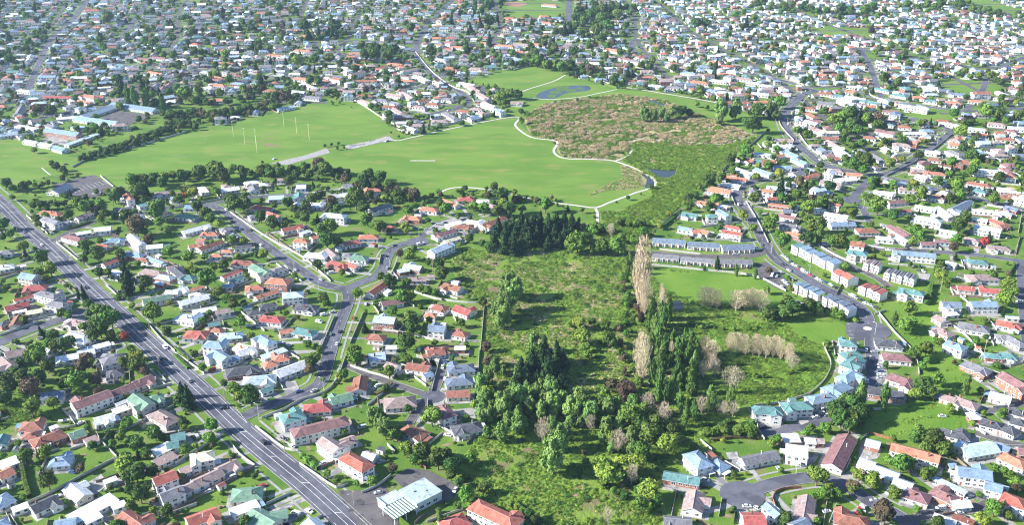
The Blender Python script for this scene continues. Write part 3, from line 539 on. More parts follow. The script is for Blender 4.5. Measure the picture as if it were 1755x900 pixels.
def add_house(px, py, a, Lpx, W, rt, rc, st, wc=None):
    st = int(st); hw = {1: 2.7, 2: 5.2}[st]
    if rt == 'f': hw = max(2.4, hw-.2)
    zr = hw+(0.2 if rt == 'f' else W*.09)
    ca, sa = math.cos(R(a)), math.sin(R(a))
    c = gp(px, py, zr); p = gp(px-ca*Lpx/2, py+sa*Lpx/2, zr); q = gp(px+ca*Lpx/2, py-sa*Lpx/2, zr); d = q-p
    h = H(); h.c = Vector((c.x, c.y, 0)); h.yaw = math.atan2(d.y, d.x); h.L = max(4.5, min(34, math.hypot(d.x, d.y))); h.W = min(W, h.L*1.05)
    h.rt = rt; h.rc = rc; h.st = st; h.hw = hw; h.px = px; h.py = py
    s = scale_at(c); h.size = s*s*h.L*h.W*(1.25 if st == 2 else 1)
    h.wc = int(wc) if wc is not None else random.choice([0,0,0,0,1,2,3,5,6,6,0,1,4] if h.size > 0 else [0])
    HOUSES.append(h); return h
for tok in HD.replace('\n', '|').split('|'):
    t = tok.split()
    if len(t) < 9: continue
    X, Y = tp(t[0], float(t[1]), float(t[2])); k = TILES[t[0]][2]
    add_house(X, Y, float(t[3]), float(t[4])/k, float(t[5]), t[6], t[7], t[8], t[9] if len(t) > 9 else None)
for h in HOUSES: mark_poly(rect_pts(h.c, h.yaw, h.L+2, h.W+2), 1)

def hip(mb, L, W, zw, ov, tanp, off=(0,0), M=None, cap=True, capm=1, trimm=2, m=0, dz=0):
    a, b = L/2+ov, W/2+ov; rise = b*tanp; r = max(0.15, a-b); z0 = zw-.05+dz; z1 = z0+.16; zt = z1+rise
    T = (lambda x, y, z: M @ Vector((x+off[0], y+off[1], z))) if M is not None else (lambda x, y, z: Vector((x+off[0], y+off[1], z)))
    A, B, C_, D = T(-a,-b,z1), T(a,-b,z1), T(a,b,z1), T(-a,b,z1); E, F = T(-r,0,zt), T(r,0,zt)
    mb.quad(A, B, F, E, m); mb.quad(C_, D, E, F, m); mb.tri(B, C_, F, m); mb.tri(D, A, E, m)
    a0, b0, c0, d0 = T(-a,-b,z0), T(a,-b,z0), T(a,b,z0), T(-a,b,z0)
    for u, v, vv, uu in ((a0,b0,B,A), (b0,c0,C_,B), (c0,d0,D,C_), (d0,a0,A,D)): mb.quad(u, v, vv, uu, trimm)
    mb.quad(d0, c0, b0, a0, trimm)
    if cap:
        for p, q in ((E,F), (A,E), (D,E), (B,F), (C_,F)): capstrip(mb, p, q, .17, capm)
    return zt
def capstrip(mb, p, q, wd, m):
    d = q-p
    if d.length < .3: return
    s = Vector((-d.y, d.x, 0)).normalized()*wd if math.hypot(d.x, d.y) > 1e-3 else Vector((wd,0,0))
    lo = Vector((0,0,-.02)); up = Vector((0,0,.09))
    mb.quad(p-s+lo, q-s+lo, q+up, p+up, m); mb.quad(q+s+lo, p+s+lo, p+up, q+up, m)
def gable(mb, L, W, zw, ov, tanp, off=(0,0), M=None, wallmb=None, cap=True, capm=1, trimm=2, m=0, dz=0, wm=0, ends=(1,1)):
    a, b = L/2+ov*.7, W/2+ov; rise = b*tanp; z1 = zw+.11+dz; z0 = z1-.16; zt = z1+rise
    T = (lambda x, y, z: M @ Vector((x+off[0], y+off[1], z))) if M is not None else (lambda x, y, z: Vector((x+off[0], y+off[1], z)))
    A, B, C_, D = T(-a,-b,z1), T(a,-b,z1), T(a,b,z1), T(-a,b,z1); E, F = T(-a,0,zt), T(a,0,zt)
    a0, b0, c0, d0 = T(-a,-b,z0), T(a,-b,z0), T(a,b,z0), T(-a,b,z0); e0, f0 = T(-a,0,zt-.16), T(a,0,zt-.16)
    mb.quad(A, B, F, E, m); mb.quad(C_, D, E, F, m)
    mb.quad(a0, e0, f0, b0, trimm); mb.quad(c0, f0, e0, d0, trimm)
    mb.quad(a0, b0, B, A, trimm); mb.quad(c0, d0, D, C_, trimm)
    mb.quad(d0, D, E, e0, trimm); mb.quad(e0, E, A, a0, trimm); mb.quad(b0, B, F, f0, trimm); mb.quad(f0, F, C_, c0, trimm)
    if wallmb is not None:
        for s, on in ((-1, ends[0]), (1, ends[1])):
            if not on: continue
            zz = zw; p, q, t_ = T(s*L/2, -W/2, zz), T(s*L/2, W/2, zz), T(s*L/2, 0, zw+rise*(W/2)/b-.06+dz)
            wallmb.tri(*( (p, q, t_) if s > 0 else (q, p, t_)), wm)
    if cap: capstrip(mb, E, F, .17, capm)
    return zt
def flatroof(mb, L, W, zw, ov, M=None, off=(0,0), m=0, trimm=2, tilt=.35):
    a, b = L/2+ov, W/2+ov
    T = (lambda x, y, z: M @ Vector((x+off[0], y+off[1], z))) if M is not None else (lambda x, y, z: Vector((x+off[0], y+off[1], z)))
    lo = [T(-a,-b,zw-.02), T(a,-b,zw-.02), T(a,b,zw-.02), T(-a,b,zw-.02)]; up = [T(-a,-b,zw+.25), T(a,-b,zw+.25), T(a,b,zw+.25+tilt), T(-a,b,zw+.25+tilt)]
    mb.quad(*up, m); mb.quad(lo[3], lo[2], lo[1], lo[0], trimm)
    for i in range(4): j = (i+1) % 4; mb.quad(lo[i], lo[j], up[j], up[i], trimm)
    return zw+.25+tilt
# shared unit pieces
def unit_window(name='window'):
    mb = MB()
    mb.quad((-.5,-.035,0), (.5,-.035,0), (.5,-.035,1), (-.5,-.035,1), 0)
    f = .07
    for x0, x1, z0, z1 in ((-.5-f,-.5+f*.4,-.07,1.07), (.5-f*.4,.5+f,-.07,1.07), (-.5,.5,-.09,0.04), (-.5,.5,.96,1.07), (-.03,.03,0,1)):
        mb.box(x0, x1, -.075, 0.0, z0, z1, 1)
    return mb.mesh(name, [M_glass, M_wframe])
WIN = unit_window()
def unit_box(name, m, sill=True):
    mb = MB(); mb.box(-.5, .5, -.05, 0.0, 0, 1, 0); return mb.mesh(name, [m])
DOOR = unit_box('door', M_door)
def unit_garage():
    mb = MB()
    for k in range(4): mb.box(-.5, .5, -.045-.012*(k % 2), 0.0, k*.25, k*.25+.24, 0)
    return mb.mesh('garage_door', [M_gar])
GARD = unit_garage()
def unit_chimney():
    mb = MB(); mb.box(-.4, .4, -.3, .3, 0, 1, 0); mb.box(-.46, .46, -.36, .36, .93, 1.0, 0); mb.tube((-.15,0,1), (-.15,0,1.12), .12, .1, 6); mb.tube((.17,0,1), (.17,0,1.12), .12, .1, 6)
    return mb.mesh('chimney', [M_brick])
CHIM = unit_chimney()
def unit_flue():
    mb = MB(); mb.tube((0,0,0), (0,0,1), .13, .13, 7); mb.tube((0,0,1), (0,0,1.12), .22, .2, 7); return mb.mesh('flue', [M_wframe])
FLUE = unit_flue()
def house_shape(h, rnd, detail=True):
    """local meshes: (wall, roof), list of wall runs for openings"""
    wall, roof = MB(), MB(); L, W, zw = h.L-.9, h.W-.9, h.hw
    if L < 3: L = 3
    if W < 2.6: W = 2.6
    ov = .5; tp_ = .42 if h.rt == 'h' else .46
    wall.box(-L/2, L/2, -W/2, W/2, -.3, zw, 0, bottom=False)
    runs = [((-L/2,-W/2), (L/2,-W/2)), ((L/2,-W/2), (L/2,W/2)), ((L/2,W/2), (-L/2,W/2)), ((-L/2,W/2), (-L/2,-W/2))]
    if h.rt == 'h': h.zt = hip(roof, L, W, zw, ov, tp_, cap=detail)
    elif h.rt == 'g': h.zt = gable(roof, L, W, zw, ov, tp_, wallmb=wall, cap=detail)
    else: h.zt = flatroof(roof, L, W, zw, .3)
    h.wing = None
    if h.rt != 'f' and h.L > 9.5 and h.W > 7.2 and rnd.random() < .62:
        ww = min(W*.78, L*.42)*rnd.uniform(.85, 1); ext = rnd.uniform(1.6, 3.6); sx = rnd.choice((-1, 1)); sy = rnd.choice((-1, -1, 1)); xo = sx*(L/2-ww/2-rnd.choice((.02, .6, 1.4)))
        # orient sy so that the wing tends to face the camera
        M = Matrix.Translation((xo, sy*(W/2+ext)/2, 0)) @ Matrix.Rotation(math.pi/2*(-1 if sy < 0 else 1), 4, 'Z')
        wl = (W/2+ext)
        wall.box(-wl/2, wl/2, -ww/2, ww/2, -.3, zw-.04, 0, M, bottom=False)
        gable(roof, wl, ww, zw-.04, ov*.9, tp_, M=M, wallmb=wall, cap=detail, ends=(0, 1))
        e = M @ Vector((wl/2, -ww/2, 0)); f = M @ Vector((wl/2, ww/2, 0)); runs.append(((e.x, e.y), (f.x, f.y))); h.wing = (xo, ww, ext, sy)
    return wall, roof, runs
def place_openings(h, root, runs, rnd, near):
    hf = 2.55
    for ri, (p, q) in enumerate(runs):
        p = Vector(p); q = Vector(q); d = q-p; ln = d.length; yaw = math.atan2(d.y, d.x)
        nrm = Vector((d.y, -d.x)).normalized()
        wn = Vector((nrm.x*math.cos(h.yaw)-nrm.y*math.sin(h.yaw), nrm.x*math.sin(h.yaw)+nrm.y*math.cos(h.yaw)))
        tocam = Vector((-h.c.x, -h.c.y)).normalized()
        if wn.dot(tocam) < -.35: continue                                     # walls turned well away from the photograph's side stay plain
        n = max(1, int(ln/3.1)); doorat = rnd.randrange(n) if ri in (0, 2) else -1; garat = -1
        if h.st == 1 and ri in (1, 3) and rnd.random() < .3 and ln > 5: garat = 0
        for fl in range(h.st):
            for k in range(n):
                c = p+d*((k+.5)/n)
                if h.wing and ri in (0, 2):
                    sy = -1 if ri == 0 else 1
                    if h.wing[3] == sy and abs(c.x-h.wing[0]) < h.wing[1]/2+1: continue
                if fl == 0 and k == doorat: o = link('door', DOOR, root, (c.x, c.y, .05)); o.scale = (.95, 1, 2.05)
                elif fl == 0 and k == garat: o = link('garage_door', GARD, root, (c.x, c.y, .02)); o.scale = (2.6, 1, 2.1)
                else:
                    wd = rnd.choice((1.2, 1.6, 2.1)); wd = min(wd, ln/n*.75); ht = rnd.choice((1.1, 1.25, 1.25, 1.7))
                    o = link('window', WIN, root, (c.x, c.y, fl*hf+2.15-ht)); o.scale = (wd, 1, ht)
                o.rotation_euler = (0, 0, yaw)
CATS = {}
def build_house(h, i):
    rnd = random.Random(i*17+3)
    wall, roof, runs = house_shape(h, rnd)
    root = link('house', None, loc=h.c, rz=h.yaw); root['category'] = 'house'
    wall.build('wall', WALL[h.wc], root); ro = roof.build('roof', [ROOF[h.rc], CAPM[h.rc], M_trim], root)
    place_openings(h, root, runs, rnd, True)
    if h.rt != 'f' and rnd.random() < .45 and h.L > 8:
        c = link('chimney', CHIM, ro, (rnd.uniform(-.3,.3)*h.L, rnd.choice((-.2,.2))*h.W, h.hw+.4)); c.scale = (1,1,h.zt-h.hw+.5)
    elif rnd.random() < .5:
        c = link('flue', FLUE, ro, (rnd.uniform(-.3,.3)*h.L, rnd.choice((-.2,.2))*h.W, h.hw+.2)); c.scale = (1,1,h.zt-h.hw+.6)
    if h.st == 2 and h.L > 9 and h.wc != 9 and rnd.random() < .55:       # timber deck on the camera side
        mb = MB(); y0 = -h.W/2+.45; l = h.L*.4
        mb.box(-l/2, l/2, y0-2.1, y0-.01, 2.55, 2.7)
        for x in (-l/2+.1, 0, l/2-.1): mb.box(x-.06, x+.06, y0-2.06, y0-1.94, 0, 3.6)
        mb.box(-l/2, l/2, y0-2.12, y0-2.05, 3.55, 3.65); mb.box(-l/2, l/2, y0-2.12, y0-2.05, 3.05, 3.12)
        if not h.wing: mb.build('deck', M_wframe, root)
    if rnd.random() < .42 and h.L > 8:                       # lean-to porch or carport at one end
        sx = rnd.choice((-1, 1)); x0 = sx*(h.L/2-.44); pw = rnd.uniform(2.4, 3.4); pl = min(h.W*.75, rnd.uniform(3.5, 6)); y0 = rnd.choice((-1, 1))*(h.W/2-.5-pl/2); xa, xb = sorted((x0, x0+sx*pw))
        q = Matrix.Rotation(h.yaw, 4, 'Z') @ Vector((x0+sx*pw, y0, 0))+h.c
        if not (occ(q.x, q.y) & 3):
            mb = MB(); mb.box(xa, xb, y0-pl/2, y0+pl/2, 2.28, 2.42); mb.build('porch_roof', ROOF[rnd.choice('WLB'+h.rc)], root)
            for yy in (y0-pl/2+.15, y0+pl/2-.15):
                mb = MB(); xx = x0+sx*(pw-.15); mb.box(xx-.07, xx+.07, yy-.07, yy+.07, 0, 2.28); mb.build('porch_post', M_wframe, root)
    h.root = root
    return root
HOUSES.sort(key=lambda h: -h.size)
NEAR = HOUSES[:300]; REST = HOUSES[300:]
for i, h in enumerate(NEAR): build_house(h, i)

# ---------------------------------------------------------------- terraces, flats, school, workshop
THINGS = []       # (object, kind phrase, pixel pos) to be labelled later; explicit labels are set right here
def sub_roof(kind, L, W, zw, M, rc, root, wallmb):
    mb = MB()
    if kind == 'g': gable(mb, L, W, zw, .35, .42, M=M, wallmb=wallmb)
    elif kind == 'h': hip(mb, L, W, zw, .5, .42, M=M)
    else: flatroof(mb, L, W, zw, .25, M=M, tilt=.9)
    return mb.build('roof', [ROOF[rc], CAPM[rc], M_trim], root)
PARTY = mat('party_wall_render', (.30,.30,.31), (.22,.22,.23), .6, .8)
def terrace(t, p, q, n, depth, st, rc, label, cat='townhouses', wc=0, kind='f', across=True):
    hw = 2.8*st; a = gp(*tp(t, *p), z=hw); b = gp(*tp(t, *q), z=hw); d = (b-a); d.z = 0; Ln = d.length; yaw = math.atan2(d.y, d.x); c = (a+b)/2; c.z = 0
    root = link('townhouse_terrace', None, loc=c, rz=yaw); tag(root, label, cat, 'attached town houses along the crescent road')
    wall = MB(); u = Ln/n
    for i in range(n):
        x = -Ln/2+u*(i+.5); zz = hw+(.35 if i % 2 else 0); yo = (.6 if i % 2 else 0)
        wall.box(x-u/2+.01, x+u/2-.01, -depth/2+yo, depth/2+yo, -.3, zz, 0, bottom=False)
        M = Matrix.Translation((x, yo, 0)) @ Matrix.Rotation(math.pi/2, 4, 'Z') if across else Matrix.Translation((x, yo, 0))
        mb = MB()
        if kind == 'g': gable(mb, depth if across else u-.1, u-.3 if across else depth, zz, .12, .38, M=M, wallmb=wall)
        else: flatroof(mb, (depth if across else u-.2), (u-.25 if across else depth), zz, .1, M=M, tilt=1.0)
        mb.build('roof', [ROOF['T' if (rc == 'B' and i == 0 and n == 6) else rc], CAPM[rc], M_trim], root)
        if i:
            mb = MB(); mb.box(x-u/2-.16, x-u/2+.16, -depth/2-.45, depth/2+.5+.6, .0, hw+(1.75 if kind == 'f' else 1.15), 0); mb.build('party_wall', PARTY, root)
        for fl in range(st):
            for sy in (-1, 1):
                for xx in (-.22, .22):
                    o = link('window', WIN, root, (x+xx*u, yo+sy*depth/2, fl*2.7+.95)); o.scale = (u*.26, 1, 1.25); o.rotation_euler = (0, 0, 0 if sy < 0 else math.pi)
        o = link('door', DOOR, root, (x, yo-depth/2, .03)); o.scale = (.9,1,2.05)
    wall.build('wall', WALL[wc], root)
    mark_poly(rect_pts(c, yaw, Ln+3, depth+3), 1); return root
terrace('K', (492,300), (705,400), 6, 9, 2, 'B', 'white two-storey terrace of six units under pale blue roofs above the kerbside car row', kind='f')
terrace('K', (497,500), (625,555), 5, 8, 2, 'B', 'upper of two white stepped-roof terraces below the crescent road', kind='f')
terrace('K', (650,565), (785,632), 5, 8, 2, 'S', 'lower of two white stepped-roof terraces, ending at the turning circle', kind='f')
terrace('K', (705,435), (785,478), 2, 10, 2, 'R', 'red-roofed white townhouse block directly above the bend of the crescent road', kind='g', across=False)
terrace('L', (70,505), (180,548), 3, 9, 2, 'R', 'orange-red roofed block of three townhouses left of the green grass slope', kind='g')
terrace('L', (85,385), (165,405), 3, 9, 2, 'P', 'white three-unit terrace with brown ridged roofs beside the pale blue long house', kind='g')
terrace('L', (190,433), (345,470), 5, 9, 2, 'G', 'white five-unit terrace under grey gabled roofs with a car yard at its right end', kind='g')
def flats(t, p, q, n, depth, rc, label):
    hw = 2.9; a = gp(*tp(t, *p), z=hw); b = gp(*tp(t, *q), z=hw); d = b-a; d.z = 0; Ln = d.length; yaw = math.atan2(d.y, d.x); c = (a+b)/2; c.z = 0
    root = link('apartment_block', None, loc=c, rz=yaw); tag(root, label, 'flats', 'long single-storey flats by the gully')
    wall = MB(); wall.box(-Ln/2, Ln/2, -depth/2, depth/2, -.3, hw, 0, bottom=False)
    M = Matrix.Identity(4); sub_roof('g', Ln, depth, hw, M, rc, root, wall)
    for i in range(n):
        x = -Ln/2+Ln*(i+.5)/n
        o = link('window', WIN, root, (x-.9, -depth/2, .9)); o.scale = (1.8,1,1.3)
        o = link('door', DOOR, root, (x+1.2, -depth/2, .03)); o.scale = (.9,1,2.05)
        if i: wall.box(x-Ln/n/2-.1, x-Ln/n/2+.1, -depth/2-1.4, -depth/2+.0, -.3, 2.5)
    wall.build('wall', WALL[0], root); mark_poly(rect_pts(c, yaw, Ln+3, depth+3), 1)
flats('J', (655,275), (825,288), 5, 9, 'S', 'left of the two slate-blue roofed flats above the asphalt lane behind the tall bare poplar')
flats('J', (835,295), (1000,305), 5, 9, 'S', 'middle slate-blue roofed flats above the asphalt lane by the pink-roofed house')
flats('K', (108,315), (270,308), 6, 10, 'S', 'right slate-blue roofed flats above the asphalt lane next to the crescent road')
flats('J', (655,355), (790,365), 5, 7, 'G', 'leftmost grey-roofed flats below the asphalt lane next to the tall bare poplar')
flats('J', (800,370), (975,385), 5, 7, 'G', 'grey-roofed flats below the asphalt lane in the middle of their row')
flats('K', (92,385), (265,387), 6, 8, 'G', 'right grey-roofed flats below the asphalt lane beside the parking area')
def block(name, t, x, y, a, Lz, W, rt, rc, st, wc, label, cat='school building', grp='school buildings by the playing field', hh=None):
    h = add_house(*tp(t, x, y), a, Lz/TILES[t][2], W, rt, rc, st, wc); HOUSES.remove(h)
    h.L = math.hypot(*(gp(*tp(t, x+Lz/2*math.cos(R(a)), y-Lz/2*math.sin(R(a)))).xy-gp(*tp(t, x-Lz/2*math.cos(R(a)), y+Lz/2*math.sin(R(a)))).xy))
    rnd = random.Random(int(x+y)); h.W = W
    root = link(name, None, loc=h.c, rz=h.yaw); tag(root, label, cat, grp)
    rr = random.Random(1); rr.random = lambda: 1.0
    wall, roof, runs = house_shape(h, rr); wall.build('wall', WALL[wc], root); roof.build('roof', [ROOF[rc], CAPM[rc], M_trim], root)
    place_openings(h, root, runs, rnd, True); mark_poly(rect_pts(h.c, h.yaw, h.L+3, h.W+3), 1); return root
block('school_building', 'P', 607, 483, -8, 200, 13, 'g', 'B', 1, 0, 'long pale roofed school wing on the far side of the asphalt courtyard')
block('school_building', 'P', 440, 505, 18, 150, 13, 'g', 'L', 1, 0, 'white roofed school wing running diagonally left of the asphalt courtyard')
block('school_building', 'P', 440, 545, -8, 190, 13, 'g', 'B', 1, 0, 'long pale roofed school wing on the near side of the asphalt courtyard')
block('school_building', 'P', 285, 597, -8, 150, 11, 'g', 'B', 2, 4, 'two-storey school block with blue-grey roof and red-brown wall facing its small court')
block('school_building', 'P', 372, 632, 20, 150, 7, 'f', 'L', 1, 0, 'white flat-roofed school wing at the edge of the dark tree belt')
block('school_building', 'P', 142, 642, -10, 60, 8, 'g', 'L', 1, 0, 'leftmost white classroom at the top edge of the left school field')
block('school_building', 'P', 210, 655, -10, 56, 8, 'g', 'L', 1, 0, 'middle white classroom at the top edge of the left school field')
block('school_building', 'P', 274, 672, -15, 50, 10, 'g', 'B', 1, 0, 'right gabled white classroom at the top edge of the left school field')
block('school_building', 'P', 120, 578, -10, 90, 8, 'f', 'W', 1, 0, 'flat white school building beside the street left of the two-storey block')
block('school_building', 'P', 30, 607, 8, 100, 10, 'g', 'L', 1, 0, 'pale roofed school building cut by the left edge of the picture')
block('school_building', 'P', 300, 535, 5, 90, 9, 'f', 'W', 1, 0, 'white flat-roofed school hall beside the diagonal wing')
block('school_building', 'P', 365, 575, -8, 70, 9, 'h', 'B', 1, 0, 'small blue-grey hipped school building between the two-storey block and the long wing')
block('meeting_hall', 'P', 270, 855, 25, 75, 14, 'g', 'S', 1, 3, 'dark green-grey gabled hall left of the sloping car park', 'hall', None)
# workshop with a striped skylight canopy
c = gp(*tp('C', 300, 760), z=4); c.z = 0
e = gp(*tp('C', 200, 812), z=4)-gp(*tp('C', 120, 800), z=4)
yawc = math.atan2(*( (gp(*tp('C', 345, 775))-gp(*tp('C', 190, 855))).yx ))
ws = link('workshop', None, loc=c, rz=yawc); tag(ws, 'pale blue roofed workshop with a striped white and green canopy by the main road', 'workshop')
b = MB(); b.box(-1, 14, -8, 6, -.3, 5.0, 0, bottom=False); b.build('wall', WALL[2], ws)
b = MB(); b.box(-1.3, 14.3, -8.3, 6.3, 5.0, 5.35, 0); b.box(3, 4.2, 0, 1, 5.35, 5.9, 0); b.box(8, 8.8, -3, -2.2, 5.35, 5.8, 0); b.build('roof', ROOF['L'], ws)
b = MB(); b.box(-12, -1.3, 1.5, 8.5, -.3, 4.2, 0, bottom=False); b.build('wing_wall', WALL[0], ws)
b = MB(); b.box(-12.2, -1.4, 1.3, 8.7, 4.2, 4.5, 0); b.box(-12.3, -12.0, 1.2, 8.8, 4.4, 5.3); b.build('wing_roof', ROOF['L'], ws)
for k in range(9):
    x0 = -15+k*1.62
    b = MB(); b.box(x0, x0+.85, -9.5, .9, 4.35, 4.5, 0); b.build('canopy_panel', ROOF['W'], ws)
b = MB(); b.box(-15.1, -.4, -9.6, 1.0, 4.15, 4.33, 0); b.build('canopy_deck', mat('canopy_green', (.02,.09,.075), None, rough=.4), ws)
for x, y in ((-14.5,-9), (-8,-9), (-2,-9), (-14.5,.5)):
    b = MB(); b.box(x-.12, x+.12, y-.12, y+.12, 0, 4.15); b.build('canopy_post', M_wframe, ws)
for k in range(3):
    o = link('window', WIN, ws, (2+k*4, -8, 1.2)); o.scale = (2.4,1,1.6)
o = link('garage_door', GARD, ws, (14.0, -2, .02)); o.scale = (4,1,3.4); o.rotation_euler = (0,0,math.pi/2)
mark_poly(rect_pts(c, yawc, 34, 22), 1)
# ---------------------------------------------------------------- vegetation
def fol(name, c1, c2, rnd=.36, sc=3.0):
    m = mat(name, c1, c2, sc, .75, rnd=rnd, spec=.15, detail=2)
    return m
F = dict(r=fol('foliage_dark_green', (.042,.090,.016), (.085,.145,.027)), b=fol('foliage_green', (.075,.15,.02), (.125,.21,.032)),
         y=fol('foliage_yellow_green', (.12,.18,.025), (.19,.23,.035)), k=fol('foliage_brown', (.075,.07,.035), (.13,.095,.05)),
         w=fol('foliage_willow', (.115,.20,.045), (.17,.265,.07), .2), c=fol('foliage_conifer', (.015,.042,.014), (.032,.072,.02), .25),
         P=fol('foliage_poplar', (.075,.15,.03), (.12,.21,.045), .2), s=fol('foliage_shrub', (.05,.11,.02), (.085,.165,.028), .35),
         p=fol('twigs_beige', (.47,.38,.25), (.58,.48,.34), .12), t=fol('twigs_pale', (.44,.37,.26), (.54,.46,.34), .2), R=fol('foliage_red', (.26,.04,.03), (.34,.09,.05), .15),
         g=fol('foliage_reed', (.34,.275,.15), (.46,.38,.23), .35), j=fol('foliage_straw', (.50,.41,.26), (.60,.50,.33), .15), h=fol('foliage_scrub', (.125,.22,.026), (.19,.285,.042), .3))
M_bark = mat('bark', (.12,.09,.06), (.2,.16,.12), 3, .9); M_bark2 = mat('pale_bark', (.34,.31,.27), (.42,.38,.33), 3, .9)
def ico(sub):
    bm = bmesh.new(); bmesh.ops.create_icosphere(bm, subdivisions=sub, radius=1.0)
    v = np.array([tuple(x.co) for x in bm.verts]); f = np.array([[q.index for q in x.verts] for x in bm.faces]); bm.free(); return v, f
ICO1 = ico(1); ICO2 = ico(2)
def crown_mesh(name, kind, seed, nleaf=1100, leaf=.055):
    rg = np.random.default_rng(seed); V = []; Fc = []; nv = 0
    lobes = []
    if kind in 'rbykRws':
        zlo = {'w': .18, 's': .02}.get(kind, .24); top = 1.0
        n = {'s': 8, 'w': 30}.get(kind, 16)
        for i in range(n):
            ph = rg.uniform(0, 6.28); z = rg.uniform(0, 1); rr = rg.uniform(.12, .30)*(math.sqrt(max(.1, 1-(z-.35)**2*1.6)))
            rad = rg.uniform(.11, .25) if kind != 'w' else rg.uniform(.07, .15)
            lobes.append((rr*math.cos(ph), rr*math.sin(ph), zlo+rad*.8+z*(top-zlo-rad*1.9), rad, rad*rg.uniform(.75, 1.05)*(1.25 if kind == 'w' else 1)))
        lobes.append((0, 0, .55, .27 if kind != 'w' else .22, .30)); nleaf = nleaf
    elif kind == 'c':
        for i in range(20):
            z = i/20; rad = (1-z)*.30+.05; ph = rg.uniform(0, 6.28); off = (1-z)*.17
            lobes.append((off*math.cos(ph), off*math.sin(ph), .1+z*.86, rad*rg.uniform(.7, 1.05), .075))
    elif kind == 'P':
        for i in range(18):
            z = i/18; e = math.sin(math.pi*min(1, .12+z*.86))**.7; ph = rg.uniform(0, 6.28)
            lobes.append((.17*e*math.cos(ph), .17*e*math.sin(ph), .08+z*.85, .30*e*rg.uniform(.6, 1), .085))
    if kind in 'rbykRwscP':
        bv, bf = ICO1
        for (x, y, z, a, b) in lobes:                     # inner lumps keep the crown from being see-through
            vv = bv*np.array([a, a, b])*rg.uniform(.68, .9, (len(bv), 1))+np.array([x, y, z]); V.append(vv); Fc.append(bf+nv); nv += len(bv)
        L = np.array(lobes); wts = L[:,3]**1.6; wts /= wts.sum()
        idx = rg.choice(len(L), nleaf, p=wts); d = rg.normal(size=(nleaf, 3)); d[:,2] += .25; d /= np.linalg.norm(d, axis=1)[:,None]
        P = L[idx,:3]+d*np.stack([L[idx,3], L[idx,3], L[idx,4]], 1)*rg.uniform(.86, 1.16, (nleaf, 1))
        nr = d+rg.normal(size=(nleaf,3))*.45; nr /= np.linalg.norm(nr, axis=1)[:,None]
        u = np.cross(nr, rg.normal(size=(nleaf,3))); u /= np.linalg.norm(u, axis=1)[:,None]; v = np.cross(nr, u)
        s = leaf*rg.uniform(.6, 1.35, (nleaf,1)); sv_ = s*(1.6 if kind == 'w' else 1)
        if kind in 'cP': v = v*.6+np.array([0,0,-.5 if kind == 'c' else .6])
        A, B, C_ = P-u*s-v*sv_*.6, P+u*s-v*sv_*.6, P+v*sv_*1.1
        if kind in 'cP': zf = .55
        V.append(np.stack([A, B, C_], 1).reshape(-1, 3)); Fc.append(np.arange(nleaf*3).reshape(-1, 3)+nv); nv += nleaf*3
    else:                                                 # bare trees: limbs and twigs that fan upwards
        n = nleaf*2; z = rg.uniform(0, 1, n); ph = rg.uniform(0, 6.28, n)
        if kind == 'p': rad = .5*np.sin(np.pi*np.clip(.03+z*.88, 0, 1))**.75*(1+.35*np.sin(ph*3+z*9)*.6); slope = 2.2; zl = .10
        else: rad = .5*np.sin(np.pi*np.clip(.02+z*.84, 0, 1))**.9*(1+.3*np.sin(ph*2+z*5)); slope = 1.7; zl = .16
        r_ = rad*np.sqrt(rg.uniform(0, 1, n))
        P = np.stack([r_*np.cos(ph), r_*np.sin(ph), zl+z*(.96-zl)], 1)
        d = np.stack([np.cos(ph), np.sin(ph), np.full(n, slope)], 1)*np.array([.6,.6,1])+rg.normal(size=(n,3))*.25; d /= np.linalg.norm(d, axis=1)[:,None]
        sd = np.cross(d, rg.normal(size=(n,3))); sd /= np.linalg.norm(sd, axis=1)[:,None]
        hl = .045*rg.uniform(.6,1.5,(n,1)); d = d*np.array([1,1,.55 if kind == 'p' else 1]); wdt = .0075 if kind == 't' else .011
        V.append(np.stack([P-sd*wdt, P+sd*wdt, P+d*hl*2], 1).reshape(-1,3)); Fc.append(np.arange(n*3).reshape(-1,3)+nv); nv += n*3
        mb = MB()
        for k in range(13):
            a = rg.uniform(0, 6.28); z0 = rg.uniform(.1, .55); e = rg.uniform(.2, .42)
            mb.tube((0,0,z0), (e*math.cos(a), e*math.sin(a), min(.96, z0+rg.uniform(.25,.45))), .012, .004, 4, cap=False)
        mv = np.array(mb.v); mf = np.array([f for f in mb.f]); V.append(mv)
        Fc.append(np.concatenate([mf[:,[0,1,2]], mf[:,[0,2,3]]])+nv); nv += len(mv)
    V = np.concatenate(V); Fc = np.concatenate(Fc)
    me = bpy.data.meshes.new(name); me.vertices.add(len(V)); me.vertices.foreach_set('co', V.astype(np.float32).ravel())
    me.loops.add(len(Fc)*3); me.loops.foreach_set('vertex_index', Fc.astype(np.int32).ravel())
    me.polygons.add(len(Fc)); me.polygons.foreach_set('loop_start', np.arange(0, len(Fc)*3, 3, dtype=np.int32)); me.polygons.foreach_set('loop_total', np.full(len(Fc), 3, np.int32))
    me.update(calc_edges=True); me.validate(); me.materials.append(F[kind]); return me
